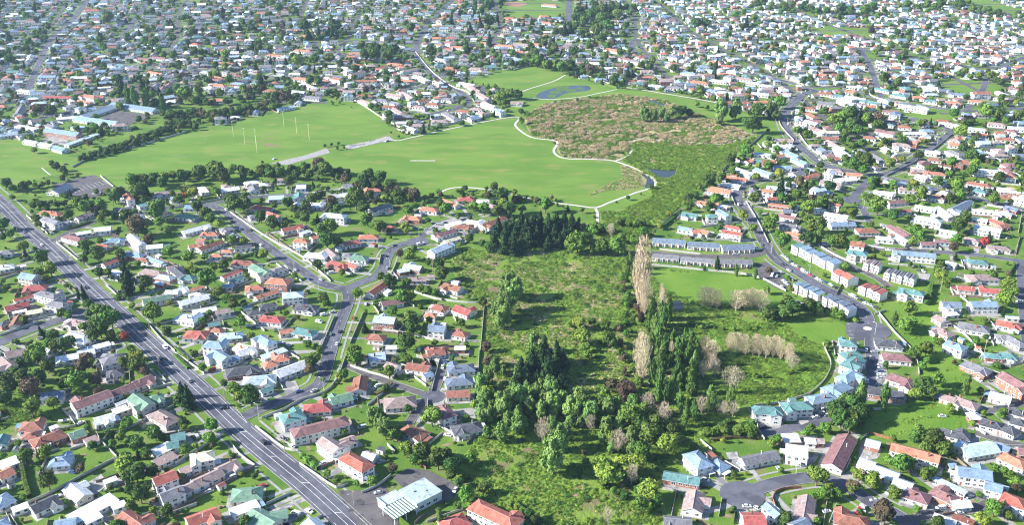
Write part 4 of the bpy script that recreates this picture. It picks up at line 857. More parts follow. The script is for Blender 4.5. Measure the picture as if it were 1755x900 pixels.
def trunk_mesh(kind, seed):
    rg = random.Random(seed); mb = MB(); H_ = {'c': .9, 'P': .85, 'p': .93, 't': .85, 's': .4}.get(kind, .62); r0 = .035 if kind not in 'Pp' else .05
    if kind in 'rbykRw': r0 = .04
    pts = [(0,0,-.03)]; 
    for k in range(1, 5): pts.append((rg.uniform(-.015,.015), rg.uniform(-.015,.015), H_*k/4))
    for k in range(4): mb.tube(pts[k], pts[k+1], r0*(1-k*.22), r0*(1-(k+1)*.22), 7, cap=(k == 3))
    if kind in 'rbykRwt':
        for k in range(5):
            a = k*1.3+rg.random(); z0 = rg.uniform(.22, .42); mb.tube((0,0,z0), (.24*math.cos(a), .24*math.sin(a), z0+.24), r0*.5, r0*.2, 5)
    return mb.mesh('trunk', [M_bark2 if kind in 'ptP' else M_bark])
KINDS = 'rbykwcPptsR'
NV = dict(r=7, b=6, y=3, k=3, w=4, c=3, P=3, p=2, t=2, s=2, R=1)
CR = {k: [crown_mesh('crown', k, 100+i+ord(k)*7, {'s': 420, 'c': 1300, 'P': 1300, 'w': 2600, 'p': 800, 't': 500}.get(k, 1150), {'w': .032, 's': .085, 'c': .05, 'P': .055}.get(k, .052)) for i in range(NV[k])] for k in KINDS}
TR = {k: [trunk_mesh(k, i) for i in range(2)] for k in KINDS}
HR = dict(r=.98, b=.98, y=.95, k=1.0, w=1.25, c=1.7, P=2.6, p=3.2, t=1.6, s=.75, R=1.1)    # height per metre of crown width
KNAME = dict(r='broadleaf_tree', b='broadleaf_tree', y='broadleaf_tree', k='broadleaf_tree', w='willow_tree', c='conifer_tree', P='poplar_tree', p='bare_poplar', t='bare_tree', s='shrub', R='red_leaved_tree')
KDESC = dict(r='dark green broadleaf tree', b='bright green leafy tree', y='yellow-green leafy tree', k='brownish-leaved tree', w='light green willow tree', c='dark conifer', P='slender green poplar',
             p='bare beige poplar', t='bare pale-twigged tree', s='low green shrub', R='red-leaved tree')
TD = '''A 100 60 45 r;170 30 90 b;240 80 80 r;40 170 120 r;20 240 90 r;150 190 120 k;160 290 110 b;30 250 60 r;390 150 110 b;340 160 60 r;430 80 90 k;490 150 70 k;460 60 60 b;270 270 70 b;400 205 60 b;640 60 70 b;700 70 100 r;740 110 60 k;690 20 60 b;450 400 40 b;650 375 70 b;795 425 90 r;720 340 35 s;560 430 60 s;615 450 50 b;570 480 45 b;700 480 90 r;750 530 70 b;245 670 110 r;420 605 55 k;210 612 35 s;130 540 90 b;225 525 90 b;90 480 40 b;305 485 30 k;640 580 100 y;700 630 120 r;660 650 90 r;780 620 80 r;760 700 60 r;720 740 110 r;670 720 70 r;665 800 60 b;120 760 40 b;340 780 30 b;790 820 50 b;860 830 80 r;130 700 40 s;320 180 60 r;110 130 80 r;200 130 80 r;380 110 60 r;70 110 60 b
B 385 228 120 r;300 200 80 b;140 90 50 b;60 230 100 c;30 200 70 c;180 385 80 b;180 450 80 b;50 510 70 b;105 495 40 b;410 650 40 b;295 540 35 s;250 170 40 b;700 60 70 r;690 95 60 k;870 120 60 b;100 20 50 r;20 650 60 y;105 755 30 y;360 880 70 b;780 640 50 b;830 670 50 b;870 420 40 b;690 570 40 s;720 595 40 s;660 545 40 s;760 150 30 b;330 240 60 b;20 250 70 r
C 30 40 90 b;300 40 50 b;230 50 40 r;200 110 70 b;110 340 80 w;180 400 100 w;150 370 80 w;220 430 90 b;250 440 60 b;130 320 60 b;420 340 110 y;300 300 50 r;290 510 90 b;370 520 110 r;450 560 120 r;520 590 110 r;330 560 70 r;490 540 80 r;220 600 60 k;110 670 60 b;600 740 90 b;550 800 50 b;820 790 35 b;860 810 35 b;885 830 35 b;680 710 70 b;720 60 70 k;870 130 120 c;780 270 130 w;860 250 120 w;870 370 110 w;780 420 90 w;700 420 60 w;860 330 80 w;460 850 40 P;620 560 70 b;520 640 70 r;560 680 60 r;700 270 60 w;880 80 90 c;850 180 90 c
D 40 60 130 c;120 80 140 c;180 170 90 c;90 30 110 c;160 40 110 c;60 150 90 c;10 110 90 c;320 20 50 b;50 230 100 w;100 260 90 w;150 270 120 w;250 300 120 w;330 320 110 w;20 290 90 w;290 270 80 w;220 320 45 t;140 340 40 t;90 410 80 t;140 530 170 w;175 450 120 w;415 390 90 w;480 470 80 t;340 370 60 t;540 330 130 b;600 300 100 b;520 210 120 k;450 180 80 k;630 280 80 t;715 320 70 t;760 190 60 P;720 200 60 P;800 260 50 P;840 280 50 P;880 300 50 P;820 330 50 P;870 60 60 P;690 200 60 P;660 100 60 P;700 120 60 P;640 430 120 r;740 480 130 b;600 520 120 b;430 620 150 y;570 590 120 y;500 600 120 y;640 720 120 b;600 790 100 b;680 770 80 b;430 850 60 t;20 850 70 r;50 870 60 r;300 525 35 k;570 340 70 k;550 640 70 t;440 450 70 b;680 430 90 b;400 340 80 b;80 310 90 w;200 250 90 w;20 210 90 w;590 380 90 r;660 370 90 r;560 420 80 b;760 400 70 r;690 380 70 r;480 400 70 b;510 500 60 b
E 50 60 60 t;80 90 60 t;20 100 60 t;170 150 90 t;480 60 60 t;90 290 45 t;130 300 50 t;170 300 55 t;50 290 40 t;130 420 50 b;190 420 60 b;260 400 70 b;260 440 40 b;390 460 60 b;370 480 50 b;545 425 50 b;570 400 50 b;640 400 70 b;700 300 110 r;750 270 110 r;730 350 120 r;810 330 110 r;770 390 90 r;830 210 60 P;690 330 80 r;605 640 130 y;780 710 70 b;640 740 80 b;700 740 60 b;820 640 70 b;870 660 60 b;440 870 90 r;170 650 35 b;40 600 30 b;110 560 30 r;730 615 30 b;790 620 40 b;410 620 30 b;640 805 30 b;580 760 50 b;660 700 60 b;10 280 60 t;100 400 50 r;40 420 50 r;230 390 60 r;600 880 50 b
F 30 280 130 r;20 350 110 r;90 330 80 r;60 230 70 P;190 220 55 P;385 180 110 r;420 210 80 r;450 150 80 b;340 220 70 b;380 80 50 b;400 50 40 b;610 170 45 P;680 210 40 b;520 300 60 b;545 65 30 k;345 440 80 r;440 460 120 r;490 500 90 r;400 500 80 r;360 400 60 b;270 580 110 b;200 560 60 b;390 640 80 b;430 620 60 b;120 660 90 b;60 640 60 b;230 730 80 b;190 830 140 k;20 710 80 k;750 810 100 b;690 870 90 y;820 850 60 b;800 620 50 b;860 680 70 b;760 610 50 b;670 745 40 b;350 820 50 b;490 580 40 b;530 545 30 b;800 320 50 b;630 380 40 b;690 320 30 b;840 640 50 b;130 700 40 b;330 560 60 b;310 590 60 b
G 210 90 55 r;170 95 40 r;240 100 40 r;290 90 40 r;330 85 35 r;440 100 80 b;520 90 80 b;590 50 70 r;700 20 80 r;500 110 60 k;535 135 60 b;515 165 50 b;345 140 60 b;650 150 80 r;800 110 120 r;700 195 110 k;740 230 50 b;820 180 60 b;870 230 40 b;770 260 60 k;870 330 70 b;620 340 60 r;640 430 80 c;650 490 90 c;630 380 50 c;430 300 70 r;500 340 90 r;485 220 18 c;545 280 18 c;430 370 60 b;505 440 60 r;555 440 50 b;120 300 65 b;210 360 80 b;20 190 70 r;50 240 50 b;200 440 60 r;260 420 80 b;190 470 40 b;340 510 30 b;450 600 60 b;490 630 70 b;570 670 110 b;540 640 70 r;510 720 110 b;480 760 80 r;640 768 50 R;430 720 50 b;310 650 60 b;350 660 50 b;130 680 50 y;210 740 45 c;250 800 60 b;330 810 90 r;290 820 80 r;180 850 110 b;780 640 110 b;750 490 80 r;680 610 40 y;850 740 60 s;700 880 90 y;450 880 80 k;270 760 60 b;300 170 40 r;190 165 50 b;200 190 40 b;460 650 50 r;30 520 40 b;360 790 60 r;230 150 50 b;570 760 60 b
H 300 85 100 r;350 90 90 r;280 60 70 r;110 100 70 r;160 130 70 r;180 160 60 r;225 185 60 y;290 270 60 b;355 275 50 y;455 345 60 y;60 360 70 b;160 470 110 b;100 430 50 b;200 410 50 r;250 400 70 r;370 460 40 b;575 80 70 r;610 110 50 r;640 140 60 r;500 180 80 r;440 150 70 r;560 200 50 b;740 50 60 r;800 70 60 k;830 110 50 b;750 215 70 r;800 200 90 b;780 270 100 r;830 280 60 b;710 180 40 b;730 400 60 r;890 60 50 b;220 540 70 y;300 600 70 r;330 690 70 b;140 690 50 b;760 575 70 r;780 600 50 r;570 650 40 b;390 770 50 b;180 650 40 b;440 70 40 b;860 440 40 b;680 810 50 b;710 880 70 y;90 30 70 y;20 60 60 b;45 45 40 R;205 20 60 b;270 580 60 b;740 840 40 b;150 360 40 b;670 150 70 r;700 60 60 r
I 30 60 110 r;70 100 80 r;90 160 80 r;150 200 80 r;240 40 60 b;330 40 70 k;250 70 60 b;180 60 50 b;300 120 50 b;490 110 70 b;280 200 50 y;550 150 40 b;640 100 60 b;690 110 70 b;760 120 70 r;820 110 80 r;790 80 50 b;880 110 50 b;760 200 80 c;800 220 80 c;840 190 80 c;880 170 80 c;850 240 80 c;740 270 80 c;790 290 80 c;840 290 80 c;880 280 80 c;615 265 50 r;260 345 50 k;450 390 70 r;470 440 90 r;400 390 40 b;580 365 30 b;310 350 60 b;200 480 80 r;155 460 50 b;290 490 50 b;360 520 50 b;405 530 50 b;270 560 80 b;310 560 70 b;35 545 60 b;130 600 40 b;210 635 60 b;310 680 100 r;320 720 90 r;290 790 100 r;360 665 30 b;570 700 50 b;680 590 60 r;435 800 40 b;700 820 60 k;735 890 70 b;810 500 110 w;850 520 100 w;780 600 120 w;830 570 110 w;800 650 90 w;770 680 80 w;750 620 80 w;20 850 80 b;230 890 40 k;710 300 40 b;560 300 30 b;480 375 25 b
J 10 200 80 c;40 180 80 c;80 170 80 c;120 180 80 c;160 170 80 c;200 170 80 c;240 180 80 c;270 190 60 c;20 250 80 c;60 240 80 c;100 240 80 c;150 240 80 c;200 240 80 c;240 240 70 c;120 280 60 c;180 270 60 c;270 280 120 b;240 300 80 b;390 300 90 b;470 300 100 b;350 320 60 b;310 260 70 b;440 215 40 t;330 260 50 b;560 270 60 b;610 230 60 b;500 260 60 b;840 80 40 b;870 40 40 b;585 620 55 k;530 400 40 P;545 370 40 P;700 530 26 p;715 600 24 p;670 720 26 p;760 830 28 p;690 860 26 p;270 700 80 y;230 700 50 b;290 765 100 b;430 780 90 b;310 820 60 b;320 860 50 b;590 690 50 b;100 830 120 c;160 850 110 c;60 860 110 b;190 880 90 c;40 800 90 w;660 620 50 P;700 640 55 P;640 680 50 P;670 700 50 P;720 660 50 P;740 620 50 P;690 760 60 P;650 800 50 P;720 820 60 P;760 780 50 P;820 790 60 P;860 800 60 P;790 830 60 P;840 860 60 P;880 850 60 P;700 880 60 P;640 870 50 P;340 690 50 r;410 710 60 b
K 20 560 50 p;55 565 45 p;90 570 40 p;190 580 65 p;235 575 60 p;270 570 50 p;315 580 60 p;160 800 42 p;200 800 40 p;240 810 40 p;275 810 40 p;310 815 40 p;345 820 40 p;380 820 40 p;420 830 40 p;455 845 35 p;25 820 50 p;60 840 60 p;345 530 45 b;430 640 90 r;480 620 90 r;450 590 80 r;350 650 80 r;390 650 50 r;560 610 90 r;600 620 80 r;430 270 90 r;350 190 80 b;400 240 50 b;225 140 60 y;270 210 50 b;280 60 70 r;310 130 30 b;80 60 60 b;500 40 60 r;560 100 80 b;630 80 80 b;600 190 100 r;570 210 60 b;560 170 60 r;720 270 80 b;680 280 60 b;750 290 50 b;470 520 40 y;785 130 60 b;740 120 40 b;550 260 80 r;610 240 40 P;190 425 26 P;355 430 40 k;285 440 26 P;800 685 30 y;720 660 60 b;690 640 50 b;750 410 50 b;380 160 60 b;20 850 50 t;640 570 50 b
L 150 90 100 b;110 60 60 r;230 145 70 r;310 60 60 b;370 30 80 b;20 130 60 b;560 10 60 b;540 50 40 b;570 190 90 r;600 150 60 r;640 100 20 P;330 230 60 b;370 250 60 b;350 210 50 b;700 280 50 R;725 250 35 c;550 310 60 k;560 270 60 b;470 450 70 b;500 485 60 b;480 400 50 b;310 620 80 b;240 670 34 P;290 710 90 b;330 700 60 b;820 500 80 b;800 570 90 b;850 540 60 b;740 450 60 b;470 800 50 r;440 790 40 b;650 790 50 b;340 850 80 b;400 830 80 b;870 20 60 b;750 60 60 b;330 280 50 b;420 540 40 s;410 560 40 s;400 590 40 s
P 155 680 30 b;255 755 45 r;285 770 40 r;235 740 30 r;20 830 60 r;60 850 40 r;95 840 35 r;130 830 30 r;160 840 30 r;190 835 30 r;215 830 30 r;645 850 60 r;545 870 60 r;440 870 30 r;700 810 60 r;740 820 60 r;830 800 70 r;900 780 70 r;980 770 90 r;1010 790 80 r;860 560 28 c;550 390 50 c;580 420 40 P;615 430 40 P;655 430 40 P;735 460 36 P;540 360 44 c;838 420 70 b;490 75 55 b;115 65 40 b;470 210 45 b;780 170 40 b;660 180 40 b;690 190 40 b;1020 245 50 b;880 230 50 r;915 235 40 b;790 245 45 r;240 250 30 y;455 585 35 c;230 500 60 r;1090 120 30 c;1010 40 28 c
Q 100 30 45 r;165 45 55 r;90 110 30 r;220 110 60 r;350 110 70 r;490 245 60 r;530 240 70 r;590 255 60 r;620 225 60 r;790 230 60 r;330 260 50 b;185 270 60 b;265 265 50 b;130 435 55 k;20 370 50 c;320 420 35 b;520 480 35 b;345 470 14 b;375 465 14 b;430 485 8 r;310 660 18 r;340 655 18 r;370 650 18 r;365 672 16 r;395 668 16 r;610 600 12 r;645 618 14 r;665 600 18 r;25 735 16 r;1105 435 60 b;1150 420 50 b;700 120 50 r;740 85 35 y;1055 90 60 r;1050 20 60 r;280 740 60 k;310 760 70 r;510 790 60 r;560 800 70 r;600 840 60 r;710 870 50 k;110 780 60 b;30 770 60 r;180 790 50 r;640 880 50 r;240 790 50 r;400 810 50 k;980 260 50 r;1020 250 45 r;60 780 60 r;990 20 24 P;345 790 16 c
S 20 425 50 r;290 450 20 r;345 440 14 r;190 460 12 r;217 455 10 r;132 490 10 r;255 335 30 r;110 270 60 b;150 290 50 b;190 290 50 b;225 300 60 b;260 290 50 r;300 50 60 r;350 60 70 r;400 80 70 r;380 130 60 r;320 90 50 r;400 40 50 r;430 110 60 r;400 170 50 r;270 230 50 r;100 240 50 r;190 220 50 r;345 310 50 k;460 350 50 r;600 510 60 w;640 520 50 w;670 510 50 w;720 500 50 w;760 500 60 r;800 510 40 r;700 530 40 w;830 470 30 b;880 485 30 b;945 490 80 w;1010 485 70 w;1000 510 50 w;930 535 50 w;1100 500 70 r;1120 490 60 r;1090 560 80 r;1060 550 50 b;1155 590 20 b;510 110 40 r;830 100 50 r;870 100 50 r;1010 60 35 b;1090 80 40 b;630 155 35 b;990 745 30 r;830 880 35 b;1100 800 40 b;470 60 50 b;140 190 40 r
R 60 460 60 b;20 490 70 r;40 520 50 r;330 530 70 b;380 510 70 r;380 560 60 r;300 540 60 b;410 590 60 b;360 600 50 r;450 530 60 b;500 530 60 k;430 650 50 b;260 500 40 b;180 610 50 b;620 630 40 b;450 720 60 r;690 700 50 r;560 740 60 y;610 720 40 y;440 770 50 b;390 740 60 b;490 750 30 b;240 750 40 r;140 820 60 k;200 830 50 r;230 280 40 r;530 350 60 r;590 370 45 r;330 350 40 b;920 345 30 b;960 340 40 b;1010 340 50 b;1040 360 40 r;1060 370 40 r;850 510 50 r;1000 500 70 b;1050 510 60 b;880 590 60 b;930 550 30 r;780 820 60 b;860 830 60 b;930 700 60 r;670 830 50 y;840 730 50 b;730 640 30 b;420 700 40 r;730 120 30 r;640 15 40 r;880 15 50 r;930 40 40 r;1050 50 30 r;450 40 60 b;480 30 60 b;340 30 50 r;640 860 30 b;480 820 50 b;360 740 40 r;500 560 50 b;330 580 50 b;1140 520 50 r;570 830 40 b;270 260 30 r'''
TREES = []
def add_tree(x, y, wd, kind, from_px=True, ht=None):
    t = H(); t.kind = kind
    if from_px:
        if kind == 'p' and x > 1160: wd *= 1.4; ht = 15
        c0 = gp(x, y, 0); wm = wd/scale_at(c0); wm = max(1.2, min(wm*1.06, 24)); h = wm*HR[kind] if ht is None else ht
        if kind == 'c' and wm > 6: h = wm*1.35
        c = gp(x, y, h*.56); t.px, t.py = x, y
    else:
        c = Vector((x, y, 0)); wm = wd; h = wm*HR[kind]*random.uniform(.85, 1.2); t.px = t.py = None
    t.c = Vector((c.x, c.y, 0)); t.w = wm; t.h = h; s = scale_at(t.c); t.size = s*s*wm*h*.8; TREES.append(t)
    mark_disc(t.c.x, t.c.y, wm*.3, 8); return t
for line in TD.strip().split('\n'):
    T_, rest = line.split(' ', 1)
    for e in rest.split(';'):
        x, y, wz, k = e.split(); X, Y = tp(T_, float(x), float(y)); add_tree(X, Y, float(wz)/TILES[T_][2], k)
# the tall bare poplars and the row of pale green poplars by the gully stream
add_tree(1101, 462, 29, 'p', ht=56); add_tree(1096, 470, 18, 'p', ht=44); add_tree(1100, 545, 14, 'k', ht=12); add_tree(1104, 520, 13, 'p', ht=22); add_tree(1102, 612, 26, 'p', ht=34); add_tree(1098, 600, 20, 'p', ht=28); add_tree(1130, 520, 11, 'p', ht=24); add_tree(1107, 500, 18, 'p', ht=30)
KEEP = len(TREES)
# belts and copses traced as lines
def belt(pts, n, wd, sz, kinds):
    P = smooth_line([gp(*p) for p in pts], 4)
    for i in range(n):
        p = random.choice(P); x = p.x+random.uniform(-wd, wd); y = p.y+random.uniform(-wd, wd)
        if occ(x, y) & 3: continue
        add_tree(x, y, random.uniform(*sz), random.choice(kinds), False)
belt([(150,274),(210,254),(262,234),(318,208)], 190, 8, (3.5, 6.5), 'rrrrrs'); belt([(290,205),(330,198),(380,202),(440,188)], 90, 11, (5, 10), 'rrrk')
belt([(320,175),(380,180),(440,170),(520,170)], 40, 12, (6, 10), 'rrbk'); belt([(215,318),(290,310),(370,296)], 26, 7, (6, 11), 'rrb')
belt([(400,300),(460,297),(550,292)], 26, 6, (6, 10), 'rrb'); belt([(900,105),(960,118),(1020,128)], 40, 12, (7, 11), 'rbr'); belt([(985,60),(1020,30),(1060,12)], 70, 34, (9, 15), 'rrrc')
belt([(1180,345),(1220,305),(1290,240)], 40, 3, (2, 5), 'bbs'); belt([(620,85),(680,95)], 22, 14, (8, 13), 'rrb'); belt([(580,300),(640,325),(700,335)], 30, 8, (5, 9), 'rrk')
belt([(480,85),(520,75),(570,60)], 26, 20, (8, 12), 'rrc'); belt([(1320,15),(1400,22),(1500,25)], 40, 30, (8, 14), 'rrb'); belt([(1560,20),(1640,8),(1700,30)], 40, 25, (8, 14), 'rrb')
belt([(90,50),(40,80),(0,110)], 30, 20, (7, 12), 'rb'); belt([(835,335),(900,345),(960,350)], 22, 8, (4, 7), 'bks')
belt([(905,500),(930,560),(1000,640),(1060,700)], 0, 5, (3, 6), 'bs'); belt([(1075,480),(1070,540),(1080,640),(1110,740)], 50, 5, (3, 7), 'bbsk'); belt([(850,640),(880,720),(960,740),(1060,770)], 34, 12, (5, 9.5), 'www')
belt([(845,690),(900,680),(960,690),(1040,700),(1085,720)], 34, 9, (6, 10.5), 'wwwb'); belt([(835,690),(840,730)], 8, 5, (6, 9), 'w'); belt([(1000,800),(1060,830),(1110,850)], 12, 8, (4, 8), 'bws')
belt([(1200,755),(1240,738),(1290,730)], 14, 4, (3, 5), 'bs'); belt([(1150,600),(1190,680),(1240,700)], 24, 8, (5, 9), 'PbrP'); belt([(1000,400),(1050,395),(1095,390)], 18, 6, (5, 8), 'bb')
belt([(1165,560),(1250,565),(1340,560)], 18, 3, (2.0, 3.5), 'rbs'); belt([(1220,690),(1290,650),(1350,640)], 10, 3, (2, 4), 'bs')
# ---------------------------------------------------------------- far houses (a suburb too large to count): one mesh
def angle_of(p, q):
    a, b = gp(*p), gp(*q); d = b-a; return math.atan2(d.y, d.x)
A_L = angle_of((87,68),(125,32)); A_M = angle_of((745,30),(714,90)); A_R = 0.12; A_B = angle_of((300,631),(473,788)); A_LR = angle_of((1290,382),(1400,488))
def local_yaw(p):
    d, r, k = near_road(p)
    if d < 60:
        P = RD[r][2]; off = int(k-np.searchsorted(RPTS[:,2], r)); off = max(0, min(off, len(P)-2)); dd = P[off+1]-P[off]; return math.atan2(dd.y, dd.x)
    if p.y < 620 and p.x < 50: return A_B
    if p.x < -250: return A_L
    if p.x < 150: return A_M*1.0
    return A_R
FAR = MB(); FMATS = []; FIDX = {}
def fm(m):
    if m.name not in FIDX: FIDX[m.name] = len(FMATS); FMATS.append(m)
    return FIDX[m.name]
def far_house(h):
    rnd = random.Random(int(h.c.x*13+h.c.y*7)); wall, roof, runs = house_shape(h, rnd, detail=(h.c.y < 1000))
    M = Matrix.Translation(h.c) @ Matrix.Rotation(h.yaw, 4, 'Z')
    n = len(FAR.v); FAR.add(wall, M, 0); k = len(wall.m)
    FAR.m[-k:] = [fm(WALL[h.wc])]*k
    FAR.add(roof, M, 0); k = len(roof.m); mp_ = [fm(ROOF[h.rc]), fm(CAPM[h.rc]), fm(M_trim)]; FAR.m[-k:] = [mp_[i] for i in roof.m]
    g_ = fm(M_glass)
    for (p, q) in runs[:4]:
        p = Vector(p); q = Vector(q); d = (q-p); ln = d.length; d.normalize(); nn = Vector((d.y, -d.x))*.03
        nw = max(1, int(ln/3.4))
        for fl in range(h.st):
            for i in range(nw):
                c = p+d*(ln*(i+.5)/nw)+nn; z = .95+fl*2.55; a = c-d*.75; b = c+d*.75
                FAR.quad(M @ Vector((a.x,a.y,z)), M @ Vector((b.x,b.y,z)), M @ Vector((b.x,b.y,z+1.15)), M @ Vector((a.x,a.y,z+1.15)), g_)
for h in REST: far_house(h)
# generic streets of the far suburb, two families per district
FS = []
def in_view(p, m=1.07):
    depth = p.y*math.cos(PITCH)+CAM_H*math.sin(PITCH); return abs(p.x)/depth*FPX < PW/2*m and p.y > 330
def gen_streets(x0, x1, y0, y1, ang, sp, cross):
    u = Vector((math.cos(ang), math.sin(ang), 0)); v = Vector((-u.y, u.x, 0)); c = Vector(((x0+x1)/2, (y0+y1)/2, 0)); Rr = 1500
    def run(o, d, wd):
        cur = []; res = []
        for s in range(-int(Rr), int(Rr), 12):
            p = c+o+d*s+v*0; wob = math.sin(s*.011+o.x*.02+o.y*.013)*9; perp = Vector((-d.y, d.x, 0)); p = p+perp*wob
            ok = x0 <= p.x < x1 and y0 <= p.y < y1 and in_view(p, 1.12) and not (occ(p.x, p.y) & 5)
            if ok: cur.append(p)
            if (not ok) and cur:
                if len(cur) > 4: res.append(cur)
                cur = []
        if len(cur) > 4: res.append(cur)
        for r in res: FS.append((r, wd))
    for k in range(-24, 25): run(v*sp*k, u, 6.5)
    for k in range(-10, 11): run(u*cross*k, v, 6.5)
gen_streets(-1300, -280, 1080, 2450, A_L+math.pi/2, 74, 210); gen_streets(-280, 230, 1120, 2450, A_M+math.pi/2, 72, 230); gen_streets(230, 1300, 940, 2450, A_R, 70, 240)
fsm = MB()
for i, (r, wd) in enumerate(FS):
    r2 = smooth_line(r, 12)
    strip(fsm, r2, -wd/2, wd/2, .10+(i % 8)*.002)
    Nn = normals2d(r2)
    for k in range(len(r2)-1):
        h_ = wd/2+1.2; mark_poly([tuple((r2[k]+Nn[k]*h_).xy), tuple((r2[k+1]+Nn[k+1]*h_).xy), tuple((r2[k+1]-Nn[k+1]*h_).xy), tuple((r2[k]-Nn[k]*h_).xy)], 2)
tag(fsm.build('suburb_streets', M_asph2), kind='structure')
GREENS = [[(860,10),(880,2),(960,2),(965,22),(925,30),(875,28)], [(1385,55),(1420,46),(1490,50),(1500,58),(1450,62)], [(1610,145),(1640,137),(1720,138),(1730,150),(1690,162),(1640,160)],
          [(1640,-5),(1700,2),(1752,20),(1700,22),(1660,14)], [(300,-10),(330,-10),(345,4),(310,6)], [(1555,195),(1600,185),(1640,190),(1640,203),(1590,206)], [(975,40),(1010,45),(1000,55),(975,52)]]
for i, gpoly in enumerate(GREENS): sheet('far_green', gpoly, .04+i*.003, M_park, 4)
sheet('ball_diamond', [(862,6),(880,3),(905,5),(885,11)], .09, M_clay, 4)
def rc_pick(p, rnd):
    if p.x < -200: s = 'WWLBBGGCCPPDMOSSGGBPGWT'
    elif p.x < 250: s = 'WWLLBBGGPPDMOSTGGCSPR'
    else: s = 'WWWLLBBBGGPPPMMDOSSGTW'
    return rnd.choice(s)
def try_house(p, yaw, rnd, bits=15):
    L = rnd.uniform(11, 17); W = rnd.uniform(7.5, 10)
    if rect_hit(p, yaw, L+1.0, W+1.0, bits) > 0: 
        L *= .72; W *= .8
        if rect_hit(p, yaw, L+1, W+1, bits) > 0: return False
    h = H(); h.c = Vector((p.x, p.y, 0)); h.yaw = yaw; h.L = L; h.W = W; h.rt = rnd.choice('hhhgggf'); h.rc = rc_pick(p, rnd); h.st = 2 if rnd.random() < .16 else 1; h.hw = 2.7 if h.st == 1 else 5.2
    h.wc = rnd.choice([0,0,0,6,1,2,3,5,4,0]); far_house(h); mark_poly(rect_pts(p, yaw, L, W), 1); h.size = 0; ALLH.append(h); return True
ALLH = list(HOUSES)
mark_poly([tuple(gp(*q).xy) for q in [(140,285),(128,262),(185,240),(250,215),(275,190),(330,172),(450,165),(450,188),(330,212),(250,245)]], 4)
rt0 = random.Random(21)                                      # groves and big garden trees come before the houses fill in
for k in range(5200):
    y = 780+1700*rt0.random(); x = rt0.uniform(-1, 1)*(y*.92+121)/FPX*PW/2*1.08
    if occ(x, y) & 15: continue
    nz_ = math.sin(x*.013+y*.004+1)+math.sin(y*.011-x*.006)+math.sin(x*.031+2)*.5
    dens = .36+.2*nz_+(.12 if x < 150 else -.03)
    if rt0.random() > dens: continue
    wd = rt0.uniform(5, 13); add_tree(x, y, wd, rt0.choice('rrrrrrrrbbbbbkry') if rt0.random() > .06 else 'c', False); mark_disc(x, y, wd*.33, 8)
rnd = random.Random(11)
lines = [(r, wd) for r, wd in FS]+[(RD[i][2], RD[i][1]) for i in range(len(RD)) if i not in (0,)]
for ring in (0, 1):
    for r, wd in lines:
        if len(r) < 3: continue
        P = smooth_line(r, 4) if (r[1]-r[0]).length > 6 else r; Nn = normals2d(P); acc = 0; nxt = rnd.uniform(3, 10)
        for i in range(1, len(P)):
            acc += (P[i]-P[i-1]).length
            if acc < nxt: continue
            nxt = acc+rnd.uniform(15, 19)
            for s in (-1, 1):
                q = P[i]+Nn[i]*s*(wd/2+rnd.uniform(9, 11)+ring*19)
                if not in_view(q) or q.y < 250: continue
                if q.y < 760 and rnd.random() < .75: continue     # the near blocks are already traced
                t = P[min(i+1, len(P)-1)]-P[i-1]; yaw = math.atan2(t.y, t.x)+(math.pi/2 if rnd.random() < (.35 if ring == 0 else .5) else 0)+rnd.gauss(0, .05)
                try_house(q, yaw, rnd)
# leftover gaps
for k in range(15000):
    y = 760+1750*math.sqrt(rnd.random())*rnd.random()**.25; x = rnd.uniform(-1, 1)*(y*.92+121)/FPX*PW/2*1.08; p = Vector((x, y, 0))
    if occ(x, y) & 15: continue
    if y < 1000 and rnd.random() < .5: continue
    try_house(p, local_yaw(p)+rnd.choice((0, math.pi/2))+rnd.gauss(0, .05), rnd)
# the neighbouring blocks just outside the frame
def outside(p): return p.y < 384 or abs(p.x)/(p.y*math.cos(PITCH)+CAM_H*math.sin(PITCH))*FPX > PW/2+12
for k in range(5200):
    y = rnd.uniform(225, 1250); x = rnd.uniform(-1, 1)*(y*.92+121)/FPX*PW/2*1.42; p = Vector((x, y, 0))
    if not outside(p) or occ(x, y) & 15: continue
    if abs(x) > 1400: continue
    try_house(p, local_yaw(p)+rnd.choice((0, math.pi/2))+rnd.gauss(0, .05), rnd)
    if rnd.random() < .35:
        q = p+Vector((rnd.uniform(-16,16), rnd.uniform(-16,16), 0))
        if outside(q) and not occ(q.x, q.y) & 15: add_tree(q.x, q.y, rnd.uniform(3, 8), rnd.choice('rrbbkyc'), False)
# ---------------------------------------------------------------- driveways to the nearest street
dm = MB()
for i, h in enumerate(ALLH):
    if h.c.y > 1500: continue
    d, r, k = near_road(h.c)
    if d > 42 or d < 8: continue
    q = Vector((RPTS[k][0], RPTS[k][1], 0)); v = q-h.c; v.z = 0; l = v.length; v.normalize(); n = Vector((-v.y, v.x, 0)); rr = random.Random(i); o = rr.choice((-1,1))*h.L*.32
    a = h.c+v*(min(h.W, h.L)*.25)+n*o; b = a+v*(l-RD[r][1]/2-min(h.W, h.L)*.25+.2); w2 = rr.uniform(1.3, 2.4)
    z = .022+(i % 5)*.0015; up = Vector((0,0,z))
    if (b-a).dot(v) < 3: continue
    mid = (a+b)/2
    if occ(mid.x, mid.y) & 4: continue
    dm.quad(a-n*w2+up, b-n*w2*.8+up, b+n*w2*.8+up, a+n*w2+up, rr.choice((0,0,1)))
    for s in range(4):
        pp = a.lerp(b, s/4)
        mark_disc(pp.x, pp.y, 1.6, 16)
